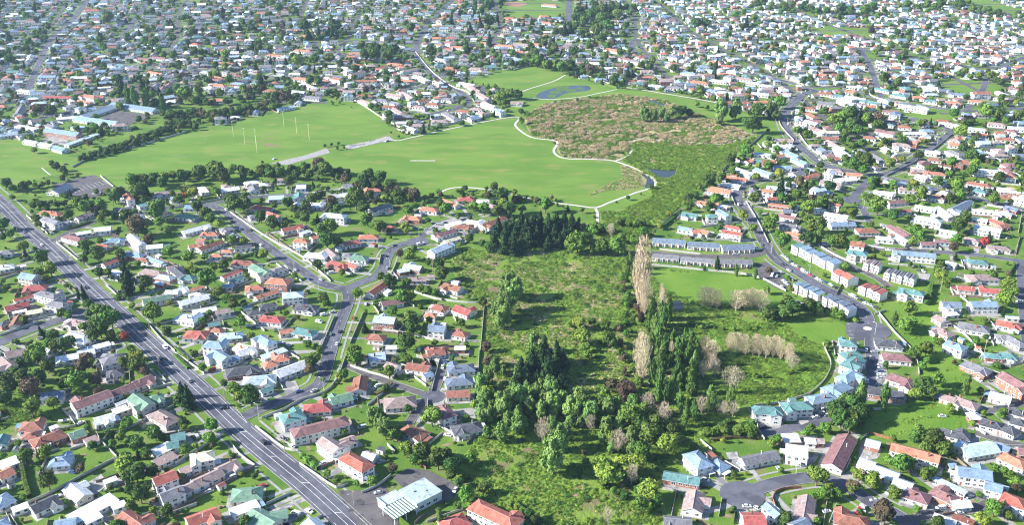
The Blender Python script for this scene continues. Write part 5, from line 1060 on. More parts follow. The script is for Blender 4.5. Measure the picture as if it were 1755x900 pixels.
for i, h in enumerate(ALLH):                                # patios and paved sides round the house
    if h.c.y > 1500: continue
    rr = random.Random(i*5+1); M = Matrix.Translation(h.c) @ Matrix.Rotation(h.yaw, 4, 'Z')
    ex = rr.uniform(.8, 3.2); ey = rr.uniform(.6, 2.6); sx, sy = rr.choice((-1,1)), rr.choice((-1,1)); z = .012+(i % 4)*.0012
    if h.c.y < 900:
        for _k in range(3):
            bx, by = rr.choice((-1,1))*(h.L/2+rr.uniform(1.5,6)), rr.uniform(-1,1)*(h.W/2+5); q_ = M @ Vector((bx, by, 0))
            if occ(q_.x, q_.y) & 7: continue
            n_ = 9; a_, b_ = rr.uniform(.8,2.8), rr.uniform(.6,1.6); k0 = len(dm.v); dm.v += [tuple(M @ Vector((bx+a_*math.cos(t_*6.283/n_)*rr.uniform(.8,1.2), by+b_*math.sin(t_*6.283/n_)*rr.uniform(.8,1.2), .016+_k*.001))) for t_ in range(n_)]; dm.f.append(tuple(range(k0, k0+n_))); dm.m.append(rr.choice((2,2,3)))
    x0, x1 = -h.L/2-.5, h.L/2+.5; y0, y1 = -h.W/2-.5, h.W/2+.5
    if sx < 0: x0 -= ex
    else: x1 += ex
    if sy < 0: y0 -= ey
    else: y1 += ey
    dm.quad(*[M @ Vector(q) for q in ((x0,y0,z), (x1,y0,z), (x1,y1,z), (x0,y1,z))], rr.choice((0,1)))
tag(dm.build('driveways', [M_drive, M_conc, M_dirt, M_worn]), kind='structure')

# ---------------------------------------------------------------- more trees in the yards
rt = random.Random(5)
for k in range(26000):
    y = 330+2150*(rt.random()**.85); x = rt.uniform(-1, 1)*(y*.92+121)/FPX*PW/2*1.08
    if occ(x, y) & (1|2|4|8|16): continue
    if y < 800 and rt.random() < .62: continue
    if y > 1400 and rt.random() < .42: continue
    wd = rt.choice((2.2, 2.6, 3, 3.4, 4, 4.6, 5.4, 6.5)) if y < 900 else rt.choice((3, 3.6, 4.4, 5.5, 6.5, 8))
    if rect_hit((x, y), 0, wd*.6, wd*.6, 1) > .1: continue
    add_tree(x, y, wd, rt.choice('rrrrrbbbbbkycsst'[:15] if wd > 3 else 'ssbbr'), False)
NAMED = sorted(TREES[:KEEP]+[t for t in TREES[KEEP:]], key=lambda t: -t.size)[:300]
nid = set(id(t) for t in NAMED); OTHER = [t for t in TREES if id(t) not in nid]
PROTO = {}
for i, t in enumerate(NAMED):
    rr = random.Random(i)
    vi = rr.randrange(NV[t.kind]); o = link(KNAME[t.kind], None, loc=t.c); o.rotation_euler = (0,0,rr.uniform(0,6.28)); o.scale = (t.w, t.w*rr.uniform(.88,1.08), t.h)
    link('crown', CR[t.kind][vi], o); link('trunk', TR[t.kind][vi % 2], o); t.root = o
# everything smaller or farther: point clouds instanced with geometry nodes, one object per sort of growth
SRC = {}
def src_obj(kind, vi):
    key = (kind, vi)
    if key not in SRC:
        a = CR[kind][vi]; me = bpy.data.meshes.new('growth'); bm = bmesh.new(); bm.from_mesh(a); bm.to_mesh(me); bm.free(); me.materials.append(F[kind])
        SRC[key] = bpy.data.objects.new('growth', me)
    return SRC[key]
def scatter(name, pts, srcs, label=None):
    """pts: x,y,z,scale_xy,scale_z ; srcs: objects"""
    me = bpy.data.meshes.new(name); me.from_pydata([p[:3] for p in pts], [], [])
    at = me.attributes.new('sc', 'FLOAT_VECTOR', 'POINT'); at.data.foreach_set('vector', np.array([(p[3], p[3], p[4]) for p in pts], np.float32).ravel())
    o = link(name, me); tag(o, label, kind='stuff')
    ng = bpy.data.node_groups.new(name, 'GeometryNodeTree'); ng.interface.new_socket('Geometry', in_out='INPUT', socket_type='NodeSocketGeometry'); ng.interface.new_socket('Geometry', in_out='OUTPUT', socket_type='NodeSocketGeometry')
    N = ng.nodes; Lk = ng.links; gi = N.new('NodeGroupInput'); go = N.new('NodeGroupOutput'); iop = N.new('GeometryNodeInstanceOnPoints')
    g2i = N.new('GeometryNodeGeometryToInstance')
    for s in reversed(srcs):
        oi = N.new('GeometryNodeObjectInfo'); oi.inputs['Object'].default_value = s; oi.inputs['As Instance'].default_value = True; Lk.new(oi.outputs['Geometry'], g2i.inputs[0]) if len(srcs) == 0 else None
        N.active = oi; SRCN.append(oi)
    jn = N.new('GeometryNodeJoinGeometry')
    for oi in [n for n in N if n.bl_idname == 'GeometryNodeObjectInfo']: Lk.new(oi.outputs['Geometry'], jn.inputs[0])
    N.remove(g2i)
    Lk.new(gi.outputs[0], iop.inputs['Points']); Lk.new(jn.outputs[0], iop.inputs['Instance']); iop.inputs['Pick Instance'].default_value = True
    rv = N.new('FunctionNodeRandomValue'); rv.data_type = 'INT'; rv.inputs[4].default_value = 0; rv.inputs[5].default_value = len(srcs)-1; Lk.new(rv.outputs[2], iop.inputs['Instance Index'])
    rr = N.new('FunctionNodeRandomValue'); rr.data_type = 'FLOAT_VECTOR'; rr.inputs[0].default_value = (0,0,0); rr.inputs[1].default_value = (.12,.12,6.28)
    Lk.new(rr.outputs[0], iop.inputs['Rotation'])
    na = N.new('GeometryNodeInputNamedAttribute'); na.data_type = 'FLOAT_VECTOR'; na.inputs[0].default_value = 'sc'; Lk.new(na.outputs[0], iop.inputs['Scale'])
    Lk.new(iop.outputs[0], go.inputs[0]); md = o.modifiers.new('instances', 'NODES'); md.node_group = ng; return o
SRCN = []
def whole_tree(kind, vi):
    key = ('T', kind, vi)
    if key not in SRC:
        me = bpy.data.meshes.new('growth'); bm = bmesh.new(); bm.from_mesh(CR[kind][vi]); nf = len(bm.faces); bm.from_mesh(TR[kind][0]); bm.faces.ensure_lookup_table()
        for f in bm.faces[nf:]: f.material_index = 1
        bm.to_mesh(me); bm.free(); me.materials.append(F[kind]); me.materials.append(TR[kind][0].materials[0]); SRC[key] = bpy.data.objects.new('growth', me)
    return SRC[key]
GN = dict(r='dark_garden_trees', b='green_garden_trees', y='yellow_garden_trees', k='brown_garden_trees', w='willow_thicket', c='conifers', P='poplars', p='bare_poplars', t='bare_trees', s='garden_shrubs', R='red_trees')
for k in KINDS:
    pts = [(t.c.x, t.c.y, 0, t.w, t.h) for t in OTHER if t.kind == k]
    if pts: scatter(GN[k], pts, [whole_tree(k, i) for i in range(NV[k])], 'smaller '+KDESC[k]+'s scattered through gardens and far suburb')
# low garden shrubs
pts = []
rs = random.Random(9)
for k in range(30000):
    y = 250+980*rs.random(); x = rs.uniform(-1, 1)*(y*.92+121)/FPX*PW/2*1.2; b = occ(x, y)
    if b & (1|2|4|16): continue
    nb = any(occ(x+dx, y+dy) & 1 for dx, dy in ((4,0),(-4,0),(0,4),(0,-4)))
    if rs.random() > (.55 if nb else .09): continue
    w_ = rs.uniform(.7, 2.4); pts.append((x, y, -.05, w_, w_*rs.uniform(.55, .95)))
scatter('garden_bushes', pts, [src_obj('s', 0), src_obj('s', 1), src_obj('b', 0), src_obj('k', 0)], 'low bushes and hedges in the gardens between the houses')
# scrub cover of the gully and wetlands
def inpoly_pts(poly, n, seed):
    P = [gp(*p) for p in poly]; xs = np.array([p.x for p in P]); ys = np.array([p.y for p in P]); rg = np.random.default_rng(seed)
    X = rg.uniform(xs.min(), xs.max(), n); Y = rg.uniform(ys.min(), ys.max(), n); ins = np.zeros(n, bool)
    for a in range(len(P)):
        b = (a+1) % len(P)
        if ys[a] == ys[b]: continue
        ins ^= ((Y < ys[a]) != (Y < ys[b])) & (X < (xs[b]-xs[a])*(Y-ys[a])/(ys[b]-ys[a])+xs[a])
    return X[ins], Y[ins]
def clump(name, kind, seed):
    """low tuft of scrub, about one metre across"""
    rg = np.random.default_rng(seed); n = 90; mb = MB(); bv, bf = ICO1
    for q in range(3):
        c = np.array([rg.uniform(-.25,.25), rg.uniform(-.25,.25), .12]); vv = bv*np.array([.28,.28,.26])*rg.uniform(.8,1.1,(len(bv),1))+c
        k = len(mb.v); mb.v += [tuple(x) for x in vv]; mb.f += [tuple(int(i)+k for i in f) for f in bf]; mb.m += [0]*len(bf)
    for i in range(n):
        a = rg.uniform(0, 6.28); r = rg.uniform(0, .5); z = rg.uniform(.1, .45)*(1-r); p = Vector((r*math.cos(a), r*math.sin(a), z)); d = Vector((math.cos(a)*.4+rg.normal()*.3, math.sin(a)*.4+rg.normal()*.3, .8)).normalized()
        s = d.cross(Vector(rg.normal(size=3))).normalized()*.06; mb.tri(p-s, p+s, p+d*rg.uniform(.14,.3))
    me = mb.mesh('tuft', [F[kind]]); return bpy.data.objects.new('tuft', me)
CG = [clump('g', 'h', 1), clump('g', 'h', 2), clump('g', 'b', 3)]; CB = [clump('b', 'g', 4), clump('b', 'g', 5)]; CD = [clump('d', 'r', 6)]; CY = [clump('y', 'y', 7)]
def smooth_noise(X, Y, sc, seed):
    rg = np.random.default_rng(seed); v = np.zeros_like(X)
    for k in range(7):
        a = rg.uniform(0, 6.28); f = rg.uniform(.6, 1.7)/sc; v += np.sin((X*np.cos(a)+Y*np.sin(a))*f*6.28+rg.uniform(0, 6.28))
    return v/7
def cover(name, poly, n, seed, srcs, size, cond=None, label=None, excl=2, hz_=1.0):
    X, Y = inpoly_pts(poly, n, seed); rg = np.random.default_rng(seed+5); nz = smooth_noise(X, Y, 45, seed); nz2 = smooth_noise(X, Y, 14, seed+1); pts = []
    for x, y, a, b in zip(X, Y, nz, nz2):
        if cond and not cond(x, y, a, b): continue
        if occ(x, y) & excl: continue
        if any_in_mown(x, y): continue
        s = rg.uniform(*size)*(1+.5*b); pts.append((x, y, 0, s, s*rg.uniform(.32, .6)*hz_))
    if pts: scatter(name, pts, srcs, label)
def pip(x, y, P):
    c = False; j = len(P)-1
    for i in range(len(P)):
        if (P[i].y > y) != (P[j].y > y) and x < (P[j].x-P[i].x)*(y-P[i].y)/(P[j].y-P[i].y)+P[i].x: c = not c
        j = i
    return c
MOWN = [[gp(*p) for p in G] for G in (G4, G5, G8)]+[[gp(*tp('S', *p)) for p in q] for q in ([(600,758),(640,765),(700,772),(742,770),(738,795),(705,810),(665,808),(625,785)], [(600,445),(640,455),(695,475),(680,487),(650,472),(610,460)], [(570,785),(610,800),(640,830),(625,850),(595,850)])]+[[gp(*tp('J', *p)) for p in [(760,590),(805,585),(815,625),(780,640),(755,620)]]]
BB = [(min(p.x for p in P), max(p.x for p in P), min(p.y for p in P), max(p.y for p in P)) for P in MOWN]
def any_in_mown(x, y):
    for P, (a, b, c, d) in zip(MOWN, BB):
        if a <= x <= b and c <= y <= d and pip(x, y, P): return True
    return False
cover('gully_scrub', W3, 52000, 1, CG, (1.0, 2.6), lambda x, y, a, b: a+b*.6 > -.38 and not (x > 110 and y < 560 and b < .1), 'rough green scrub covering the gully floor', hz_=1.3)
cover('gully_dry_scrub', W3, 40000, 2, CB, (1.0, 2.2), lambda x, y, a, b: a > -.02 and y > 470 and x < 110, 'dry beige scrub patches in the gully')
cover('gully_dark_scrub', W3, 26000, 3, CD, (1.5, 3.6), lambda x, y, a, b: b > (.42 if x < 60 or x > 125 else .24), 'dark green bramble clumps in the gully')
cover('reed_bed', W1, 46000, 4, CB, (1.6, 3.8), lambda x, y, a, b: a+b*.8 > -.02, 'beige and brown reeds of the wetland', hz_=1.9)
cover('reed_bed_brambles', W1, 6000, 44, CD, (1.6, 3.4), lambda x, y, a, b: b > .12, 'dark brambles among the wetland reeds', hz_=1.5)
cover('reed_bed_green', W1, 40000, 5, CG, (1.6, 3.6), lambda x, y, a, b: a+b*.7 < .2, 'green growth between the wetland reeds', hz_=1.9)
cover('straw_bank', [tp('S', *q) for q in [(560,560),(700,545),(850,545),(950,565),(900,610),(760,625),(640,610)]], 9000, 41, [clump('j', 'j', 8), clump('j', 'j', 9)], (1.2, 3.0), None, 'pale straw-coloured reed strip on the right of the wetland')
cover('marsh_scrub', W2, 52000, 6, CG, (1.6, 3.6), lambda x, y, a, b: a+b > -.5, 'green marsh scrub beside the boardwalk', hz_=1.6)
cover('marsh_dry_scrub', W2, 16000, 7, CB, (1.4, 3.0), lambda x, y, a, b: a > .22, 'dry tufts in the marsh scrub')
cover('paddock_tufts', G9, 22000, 31, CG+CG+CD, (.8, 2.0), lambda x, y, a, b: b > -.25, 'rough green tufts in the court paddock')
cover('slope_tufts', G6, 9000, 8, CG, (.6, 1.8), lambda x, y, a, b: b > .12, 'rough tufts on the green slope', excl=3)
cover('muddy_growth', [tp('S',485,750),tp('S',560,760),tp('S',600,800),tp('S',590,850),tp('S',400,870),tp('S',340,890),tp('S',420,840),tp('S',500,810)], 6000, 9, CG+CB, (1, 2.2), None, 'mixed reeds on the mud beside the path')
LOTG = [tp('A',0,290),tp('A',110,240),tp('A',230,330),tp('A',190,345),tp('A',60,380),tp('A',0,420),(-30,700)]
cover('vacant_lot_scrub', LOTG, 2500, 10, CG, (1.2, 2.6), None, 'overgrown scrub on the vacant section at the left edge', excl=3)
tag(FAR.build('far_suburb_houses', FMATS), 'houses of the far suburb beyond the traced blocks', kind='stuff')
print('houses', len(ALLH), 'trees', len(TREES))
# ---------------------------------------------------------------- landmarks for wording the labels
LM = [('the striped-canopy workshop',690,862),('the main road junction',412,718),('the lane corner beside the main road',88,410),('the roundabout island',1487,565),('the bottom cul-de-sac',1275,848),('the tall bare poplar',1101,460),
 ('the dark pine clump',915,395),('the three-way junction of the centre loop road',592,495),('the valley road turning circle',716,415),('the end of the private lane',742,682),('the long maroon motel roof',548,730),('the two-storey brown flats',157,684),
 ('the bottom left corner of the picture',30,880),('the bottom right corner of the picture',1725,880),('the left edge at mid height',10,480),('the right edge at mid height',1745,470),('the red-leaved tree',213,576),('the dark green hall',100,323),
 ('the sloping car park',150,325),('the orange long-roofed house',1568,773),('the pale green-roofed hall on the right',1676,768),('the blue-roofed terrace of six',1400,438),('the right grey flats',1260,448),('the curved right-hand street',1350,225),
 ('the small right cul-de-sac',1460,340),('the top right park',1670,150),('the school courtyard',215,200),('the field car park strip',630,243),('the lily pond',965,157),('the boardwalk fork',1060,275),('the gully willows',865,510),
 ('the white classroom row',85,250),('the bare poplar row',1320,600),('the curved fence of the court',1415,620),('the yellow round tree in the gully',1065,805),('the green slope',1600,560),('the upper left sports field corner',600,180),('the estate road bend',790,165),
 ('the bottom edge under the main road',560,890),('the left block of orange roofs',60,510),('the back street below the teal houses',1340,740),('the white modern house',1365,770),('the wetland willows',1245,190),('the top centre park',900,15),
 ('the centre loop road bend',552,648),('the hill road bend',470,430),('the side street on the left edge',40,570),('the brown reed bed',1030,200),('the private lane by the loop road',620,638),('the sheds by the gully fence',800,600),
 ('the edge street on the right',1750,520),('the crescent road top',1265,345),('the grass paddock at lower left',145,805),('the vacant scrub lot',30,715),('the right-hand meadow pines',1460,710),('the hillside street',1600,431),
 ('the cricket strip',725,275),('the left school field',60,290),('the pond beside the boardwalk',1140,297),('the gully bottom clearing',1000,840),('the shaded grass hollow',1545,730),('the top left corner of the picture',40,60),
 ('the top right corner of the picture',1720,40),('the tree belt behind the field',240,240),('the street behind the school',100,195),('the gully stream',1080,600),('the playing-field goal posts',440,240)]
LMG = [(n, gp(x, y)) for n, x, y in LM]
ORD = ['', 'second ', 'third ', 'fourth ', 'fifth ', 'sixth ', 'seventh ', 'eighth ', 'ninth ', 'tenth ', 'eleventh ', 'twelfth ', 'thirteenth ', 'fourteenth ', 'fifteenth ']
def label_all(items, fmt):
    """items: (object, description key, ground point). The k-th nearest of its look to a landmark singles it out."""
    by = {}
    for it in items: by.setdefault(it[1], []).append(it)
    for key, lst in by.items():
        rank = {}
        for n, c in LMG:
            for r, it in enumerate(sorted(lst, key=lambda t: (t[2].x-c.x)**2+(t[2].y-c.y)**2)): rank.setdefault(id(it), []).append((r*26+math.hypot(it[2].x-c.x, it[2].y-c.y)*.35, r, n))
        used = set()
        for it in lst:
            for sc_, r, n in sorted(rank[id(it)]):
                if r < len(ORD) and len(fmt(key, ORD[r], n).split()) <= 16: it[0]['label'] = fmt(key, ORD[r], n); break
            else: it[0]['label'] = fmt(key, '', rank[id(it)][0][2])
RTN = dict(h='hipped', g='gabled', f='flat'); WCN = {4: 'brick ', 2: 'blue-walled '}
label_all([(h.root, ('two-storey ' if h.st == 2 else '')+WCN.get(h.wc, '')+'house, %s %s roof' % (ROOFC[h.rc][1], RTN[h.rt]), h.c) for h in NEAR], lambda k, o, n: '%s, %snearest %s' % (k, o, n))
for h in NEAR: h.root['group'] = 'houses of the suburb'
def tsize(t): return 'large ' if t.w > 9.5 else ('small ' if t.w < 5 else 'medium ')
label_all([(t.root, tsize(t)+KDESC[t.kind], t.c) for t in NAMED], lambda k, o, n: '%s, %snearest %s' % (k, o, n))
TG = dict(r='broadleaf trees', b='broadleaf trees', y='broadleaf trees', k='broadleaf trees', w='willows of the gully', c='conifers', P='green poplars', p='bare poplars', t='bare trees', s='shrubs', R='red-leaved trees')
for t in NAMED: t.root['category'] = 'shrub' if t.kind == 's' else 'tree'; t.root['group'] = TG[t.kind]
# ---------------------------------------------------------------- fences
FM = dict(w=mat('fence_pale', (.40,.385,.35), (.50,.48,.44), .8, .8), b=mat('fence_timber', (.16,.12,.09), (.23,.18,.14), .8, .9), g=mat('fence_grey', (.30,.30,.29), (.38,.38,.36), .8, .85), r=mat('fence_red', (.25,.10,.06), (.3,.14,.09), .8, .85))
FCN = dict(w='pale', b='brown timber', g='grey', r='red-brown')
fences = []
def fence(P, colr, h=1.6, cat='fence', th=.12):
    c = P[len(P)//2].copy(); c.z = 0; mb = MB(); P = [p-c for p in P]
    for i in range(len(P)-1):
        d = (P[i+1]-P[i]); ln = d.length
        if ln < .3: continue
        yaw = math.atan2(d.y, d.x); M = Matrix.Translation((P[i]+P[i+1])/2) @ Matrix.Rotation(yaw, 4, 'Z')
        mb.box(-ln/2, ln/2, -th/2, th/2, 0, h, 0, M); mb.box(-ln/2, ln/2, -th/2-.03, th/2+.03, h, h+.06, 0, M)
        n = max(1, int(ln/3))
        for k in range(n): x = -ln/2+ln*(k+.5)/n; mb.box(x-.07, x+.07, -th/2-.05, th/2+.05, 0, h+.12, 0, M)
    o = mb.build('fence', FM[colr], loc=c); o['category'] = 'fence'; o['group'] = 'boundary fences'; fences.append((o, ('long ' if sum((P[i+1]-P[i]).length for i in range(len(P)-1)) > 40 else 'short ')+FCN[colr]+' boundary fence', c)); return o
FD = '''A w 320 310;390 395;300 400|A w 495 430;525 480;600 555;590 575|A w 600 560;400 665;300 720;150 790;0 850|A b 120 610;150 760|A w 810 115;855 165|A w 885 180;790 200|A g 900 290;530 470|A w 0 520;100 465
B w 245 440;0 590|B w 280 470;330 540;410 600|B b 410 605;200 720;0 830|B w 470 800;600 740|B w 415 400;480 450;560 510;640 525|B w 445 355;560 310;650 260;760 225;830 160;880 30|B w 640 590;730 650;830 715;890 690|B w 540 180;555 200|B w 0 20;60 60;150 125
B b 750 610;870 560|C w 340 35;460 60|C w 460 55;440 130;420 215|C w 665 0;655 150;630 300|C g 640 300;700 330|C w 0 85;100 120;220 150|C w 90 290;230 180|C w 455 395;520 430;580 470|C b 660 425;600 490|C w 190 490;230 530|C w 340 400;390 340;400 260|C r 355 590;390 615|C w 60 740;140 705;210 650
C b 385 850;330 900|D w 705 720;815 735|E w 240 295;290 380;300 420;330 465|E w 0 470;60 520|E w 640 0;670 60;665 110;630 170;560 230;500 250;430 275;280 290|E b 60 560;180 620|E r 370 780;385 740;430 720;520 715|E r 375 780;400 860|E w 815 460;750 620|E w 95 860;110 770|E b 180 830;170 900
E b 340 800;380 870|E w 700 800;660 900|F w 320 0;350 60;360 130|F w 640 0;700 40|F w 710 70;830 85;900 60|F w 0 590;30 510;90 440|F w 100 310;165 310|F w 640 400;700 440|F r 100 430;220 465|F w 750 505;900 500|F w 640 285;740 300;850 290|F b 480 855;600 830
G w 135 150;200 205;245 245|G w 260 250;320 210;490 180|G w 290 290;340 330;400 380|G w 100 390;180 360|G w 545 510;600 560|G g 340 575;400 555|G g 400 560;425 590|G w 0 770;200 700|G w 0 480;90 450|G b 300 480;390 540|G w 820 715;900 690|G w 770 720;830 790;900 850
H w 0 110;190 75;270 60|H w 285 135;350 180;430 235;520 290;640 355;700 400;800 490|H w 520 400;650 490|H b 470 240;600 330|H w 340 650;460 745|H w 350 625;430 595|H w 480 800;640 890|H r 545 270;630 250|H w 740 860;820 670|H w 770 460;800 490|H b 520 640;600 600|H w 300 380;350 350
I w 690 620;670 850|I w 320 540;440 580;600 600;680 600|I w 160 350;150 400|I w 215 450;240 390|I w 530 670;545 695|I b 440 550;470 490|I w 110 730;300 760;420 790;520 800|I w 340 880;450 895|I w 80 90;160 40|I w 190 600;300 590|I w 300 600;330 620|I w 0 810;70 650|I b 380 700;360 770|I w 600 800;670 800
J g 680 215;760 150;800 120|J w 650 405;760 415;900 430|J w 690 325;900 350|K w 0 430;270 460;440 540|K w 630 810;665 890|K w 600 300;700 360;800 400|K b 740 480;700 560|K w 0 210;200 190|K w 160 50;180 100|K w 235 80;290 170;350 290|K w 0 275;260 280
L w 150 650;240 760;320 840;345 900|L w 520 525;600 590;640 640|L b 210 320;300 330|L w 520 710;600 770;700 880|L w 130 660;190 640|L w 710 680;760 740|L w 600 570;560 560|L b 850 400;820 460|L w 880 260;850 350|L w 890 130;870 240|L r 710 50;860 75|L w 160 200;230 260|L w 200 400;450 420|L w 0 290;180 320;350 325|L w 700 95;890 130|L g 430 660;540 640
S g 845 860;920 810;1000 720;1100 640;1130 610|S w 310 335;400 370;475 390|S w 0 310;70 290|S g 0 320;70 300|Q w 440 455;500 490;560 530;650 580|Q w 710 605;800 580;900 560;1000 525;1160 505|Q w 490 290;530 340;580 400|Q w 720 235;790 320;880 390;960 420;985 460|R w 50 520;60 570;120 640|R w 110 510;130 580;200 680;340 750|R g 730 700;840 610|R w 460 410;480 440;600 470;720 500|R w 540 800;700 720
P w 455 800;515 850|P w 440 700;600 670;760 625;860 595|P w 0 600;120 560|P g 330 760;440 700'''
for tok in FD.replace('\n', '|').split('|'):
    t, cl, pts = tok.split(' ', 2); P = [gp(*tp(t, *map(float, p.split()))) for p in pts.split(';')]
    fence(smooth_line(P, 9) if len(P) > 2 else P, cl, 1.5)
def hedge(t, pts, wd, h, kind, label):
    P = smooth_line([gp(*tp(t, *p)) for p in pts], 1.6); c = P[len(P)//2].copy(); mb = MB(); rg = random.Random(int(c.x)); Nn = normals2d(P)
    for i in range(len(P)-1):
        a, b = P[i]-c, P[i+1]-c; n, n2 = Nn[i]*wd/2, Nn[i+1]*wd/2; hh = Vector((0,0,h*rg.uniform(.85,1))); 
        mb.quad(a-n+hh, b-n2+hh, b+n2+hh, a+n+hh); mb.quad(a-n*1.1, b-n2*1.1, b-n2+hh, a-n+hh); mb.quad(b+n2*1.1, a+n*1.1, a+n+hh, b+n2+hh)
        for k in range(26):
            q = a.lerp(b, rg.random())+Nn[i]*rg.uniform(-.55,.55)*wd; q.z = h*rg.uniform(.3, 1.08) if abs((q-a).dot(Nn[i])) > wd*.4 else h*rg.uniform(.92,1.1)
            d = Vector((rg.gauss(0,1), rg.gauss(0,1), rg.gauss(0,1))).normalized(); e = d.orthogonal().normalized(); s = rg.uniform(.14,.3); mb.tri(q-d*s, q+d*s, q+e*s*1.3)
    o = mb.build('hedge', F[kind], loc=c); tag(o, label, 'hedge', 'clipped and shaggy hedges')
for a_ in [('A', [(112,600),(128,680),(152,765)], 2.0, 2.6, 'r', 'tall dark hedge along the left side of the grass paddock with the round tree'), ('G', [(340,225),(420,200),(475,178)], 1.6, 1.8, 'b', 'green hedge beside the lane corner near the orange-roofed house'), ('B', [(650,548),(690,580),(738,618)], 2.4, 2.2, 'b', 'wide green hedge beside the footpath right of the main road'),
           ('C', [(130,238),(175,215),(210,180)], 2.6, 2.4, 'k', 'purple-brown hedge above the driveway lane at the private lane corner'), ('H', [(300,378),(360,362),(420,342)], 1.8, 2, 'r', 'dark hedge behind the brown hipped house left of the hill road'), ('E', [(60,470),(180,455),(300,460)], 1.6, 1.6, 'k', 'brown-green hedge along the top of the lawn below the court'),
           ('J', [(700,215),(750,175),(795,135)], 2.5, 2.2, 's', 'green hedge beside the long grey fence at the marsh edge'), ('F', [(5,560),(30,510),(70,450)], 1.8, 1.8, 's', 'green hedge beside the pale fence left of the light shed roofs'), ('A', [(500,440),(560,430),(600,418)], 1.6, 1.7, 's', 'low hedge below the row of maroon flats'),
           ('C', [(820,790),(860,815),(900,850)], 2.2, 2.6, 'b', 'row of rounded hedge plants above the long red-roofed house'), ('L', [(405,590),(412,550),(425,505)], 2.5, 3, 's', 'tall green hedge running down the top of the grass slope'), ('S', [(320,345),(400,378),(470,400)], 2.0, 2.2, 's', 'hedge along the fence above the lily pond'),
           ('B', [(0,30),(40,70),(70,100)], 1.8, 1.8, 's', 'hedge along the upper right side of the main road'), ('H', [(0,830),(50,880),(80,900)], 1.6, 1.6, 's', 'low hedge at the edge of the main road above the pale hipped house'), ('L', [(815,460),(835,430),(850,400)], 1.6, 2, 'r', 'short dark hedge on the lawn beside the edge street')]: hedge(*a_)
NT = len(fences); rf = random.Random(3)
for h in NEAR:                                              # side and back fences of the lots
    u = Vector((math.cos(h.yaw), math.sin(h.yaw), 0)); v = Vector((-u.y, u.x, 0))
    for s in ((u, v, h.L/2+rf.uniform(2.5,4), h.W/2+rf.uniform(3,6)), (v, u, h.W/2+rf.uniform(3,5), h.L/2+3)):
        if rf.random() < .35: continue
        a, b, da, db = s; sg = rf.choice((-1, 1)); p = h.c+a*sg*da-b*db; q = h.c+a*sg*da+b*db
        if any(occ((p+(q-p)*k/8).x, (p+(q-p)*k/8).y) & 23 for k in range(9)): continue
        if len(fences) > 292: break
        fence([p, q], rf.choice('wwgbwb'), rf.uniform(1.2, 1.7))
        for k in range(7): z = p+(q-p)*k/6; mark_disc(z.x, z.y, 1.2, 8)
label_all(fences, lambda k, o, n: '%s, %snearest %s' % (k, o, n))
FL = MB(); FLM = [FM['w'], FM['g'], FM['b']]
for h in ALLH[300:]:
    if h.c.y > 1700: continue
    u = Vector((math.cos(h.yaw), math.sin(h.yaw), 0)); v = Vector((-u.y, u.x, 0)); a = h.L/2+2.2; b = h.W/2+4; M = Matrix.Translation(h.c) @ Matrix.Rotation(h.yaw, 4, 'Z'); k = rf.choice((0,0,1,2)); sx, sy = rf.choice((-1,1)), rf.choice((-1,1))
    p = M @ Vector((sx*a, 0, 0))
    if not occ(p.x, p.y) & 7: FL.box(sx*a-.06, sx*a+.06, -b, b, 0, 1.5, k, M)
    p = M @ Vector((0, sy*b, 0))
    if not occ(p.x, p.y) & 7: FL.box(-a, a, sy*b-.06, sy*b+.06, 0, 1.5, k, M)
tag(FL.build('far_fences', FLM), 'garden fences between the smaller houses', kind='stuff')
# ---------------------------------------------------------------- sheds and garages in the gardens
sheds = []
for i, h in enumerate(NEAR):
    if len(sheds) > 170: break
    for tr in range(3):
        an = rf.uniform(0, 6.28); d = rf.uniform(8, 13); p = h.c+Vector((math.cos(an), math.sin(an), 0))*d; L, W = rf.choice(((3,2.4),(6,3.4),(6.5,6),(4,3)))
        if rect_hit(p, h.yaw, L+1.5, W+1.5, 31) > 0 or not in_view(p, 1.0): continue
        rc = rf.choice('WWLBGTPDOC'); hh = H(); hh.L = L+.9; hh.W = W+.9; hh.rt = rf.choice('gf'); hh.hw = 2.2; hh.rc = rc; hh.c = p; hh.st = 1; hh.yaw = h.yaw
        root = link('garden_shed' if L < 5 else 'garage', None, loc=(p.x, p.y, 0), rz=h.yaw)
        wall, roof = MB(), MB(); wall.box(-L/2, L/2, -W/2, W/2, -.2, 2.2, bottom=False)
        gable(roof, L, W, 2.2, .18, .36, wallmb=wall) if hh.rt == 'g' else flatroof(roof, L, W, 2.2, .15)
        wall.build('wall', WALL[rf.choice((0,1,2,3,5))], root); roof.build('roof', [ROOF[rc], CAPM[rc], M_trim], root)
        o = link('garage_door' if L > 5 else 'door', GARD if L > 5 else DOOR, root, (0, -W/2, .02)); o.scale = (2.4 if L > 5 else .8, 1, 1.95)
        root['category'] = 'garage' if L > 5 else 'shed'; root['group'] = 'sheds and garages in the gardens'
        sheds.append((root, ('small garden shed' if L < 5 else 'detached garage')+' with '+ROOFC[rc][1]+' roof', p)); mark_poly(rect_pts(p, h.yaw, L, W), 1); break
label_all(sheds, lambda k, o, n: '%s, %snearest %s' % (k, o, n))
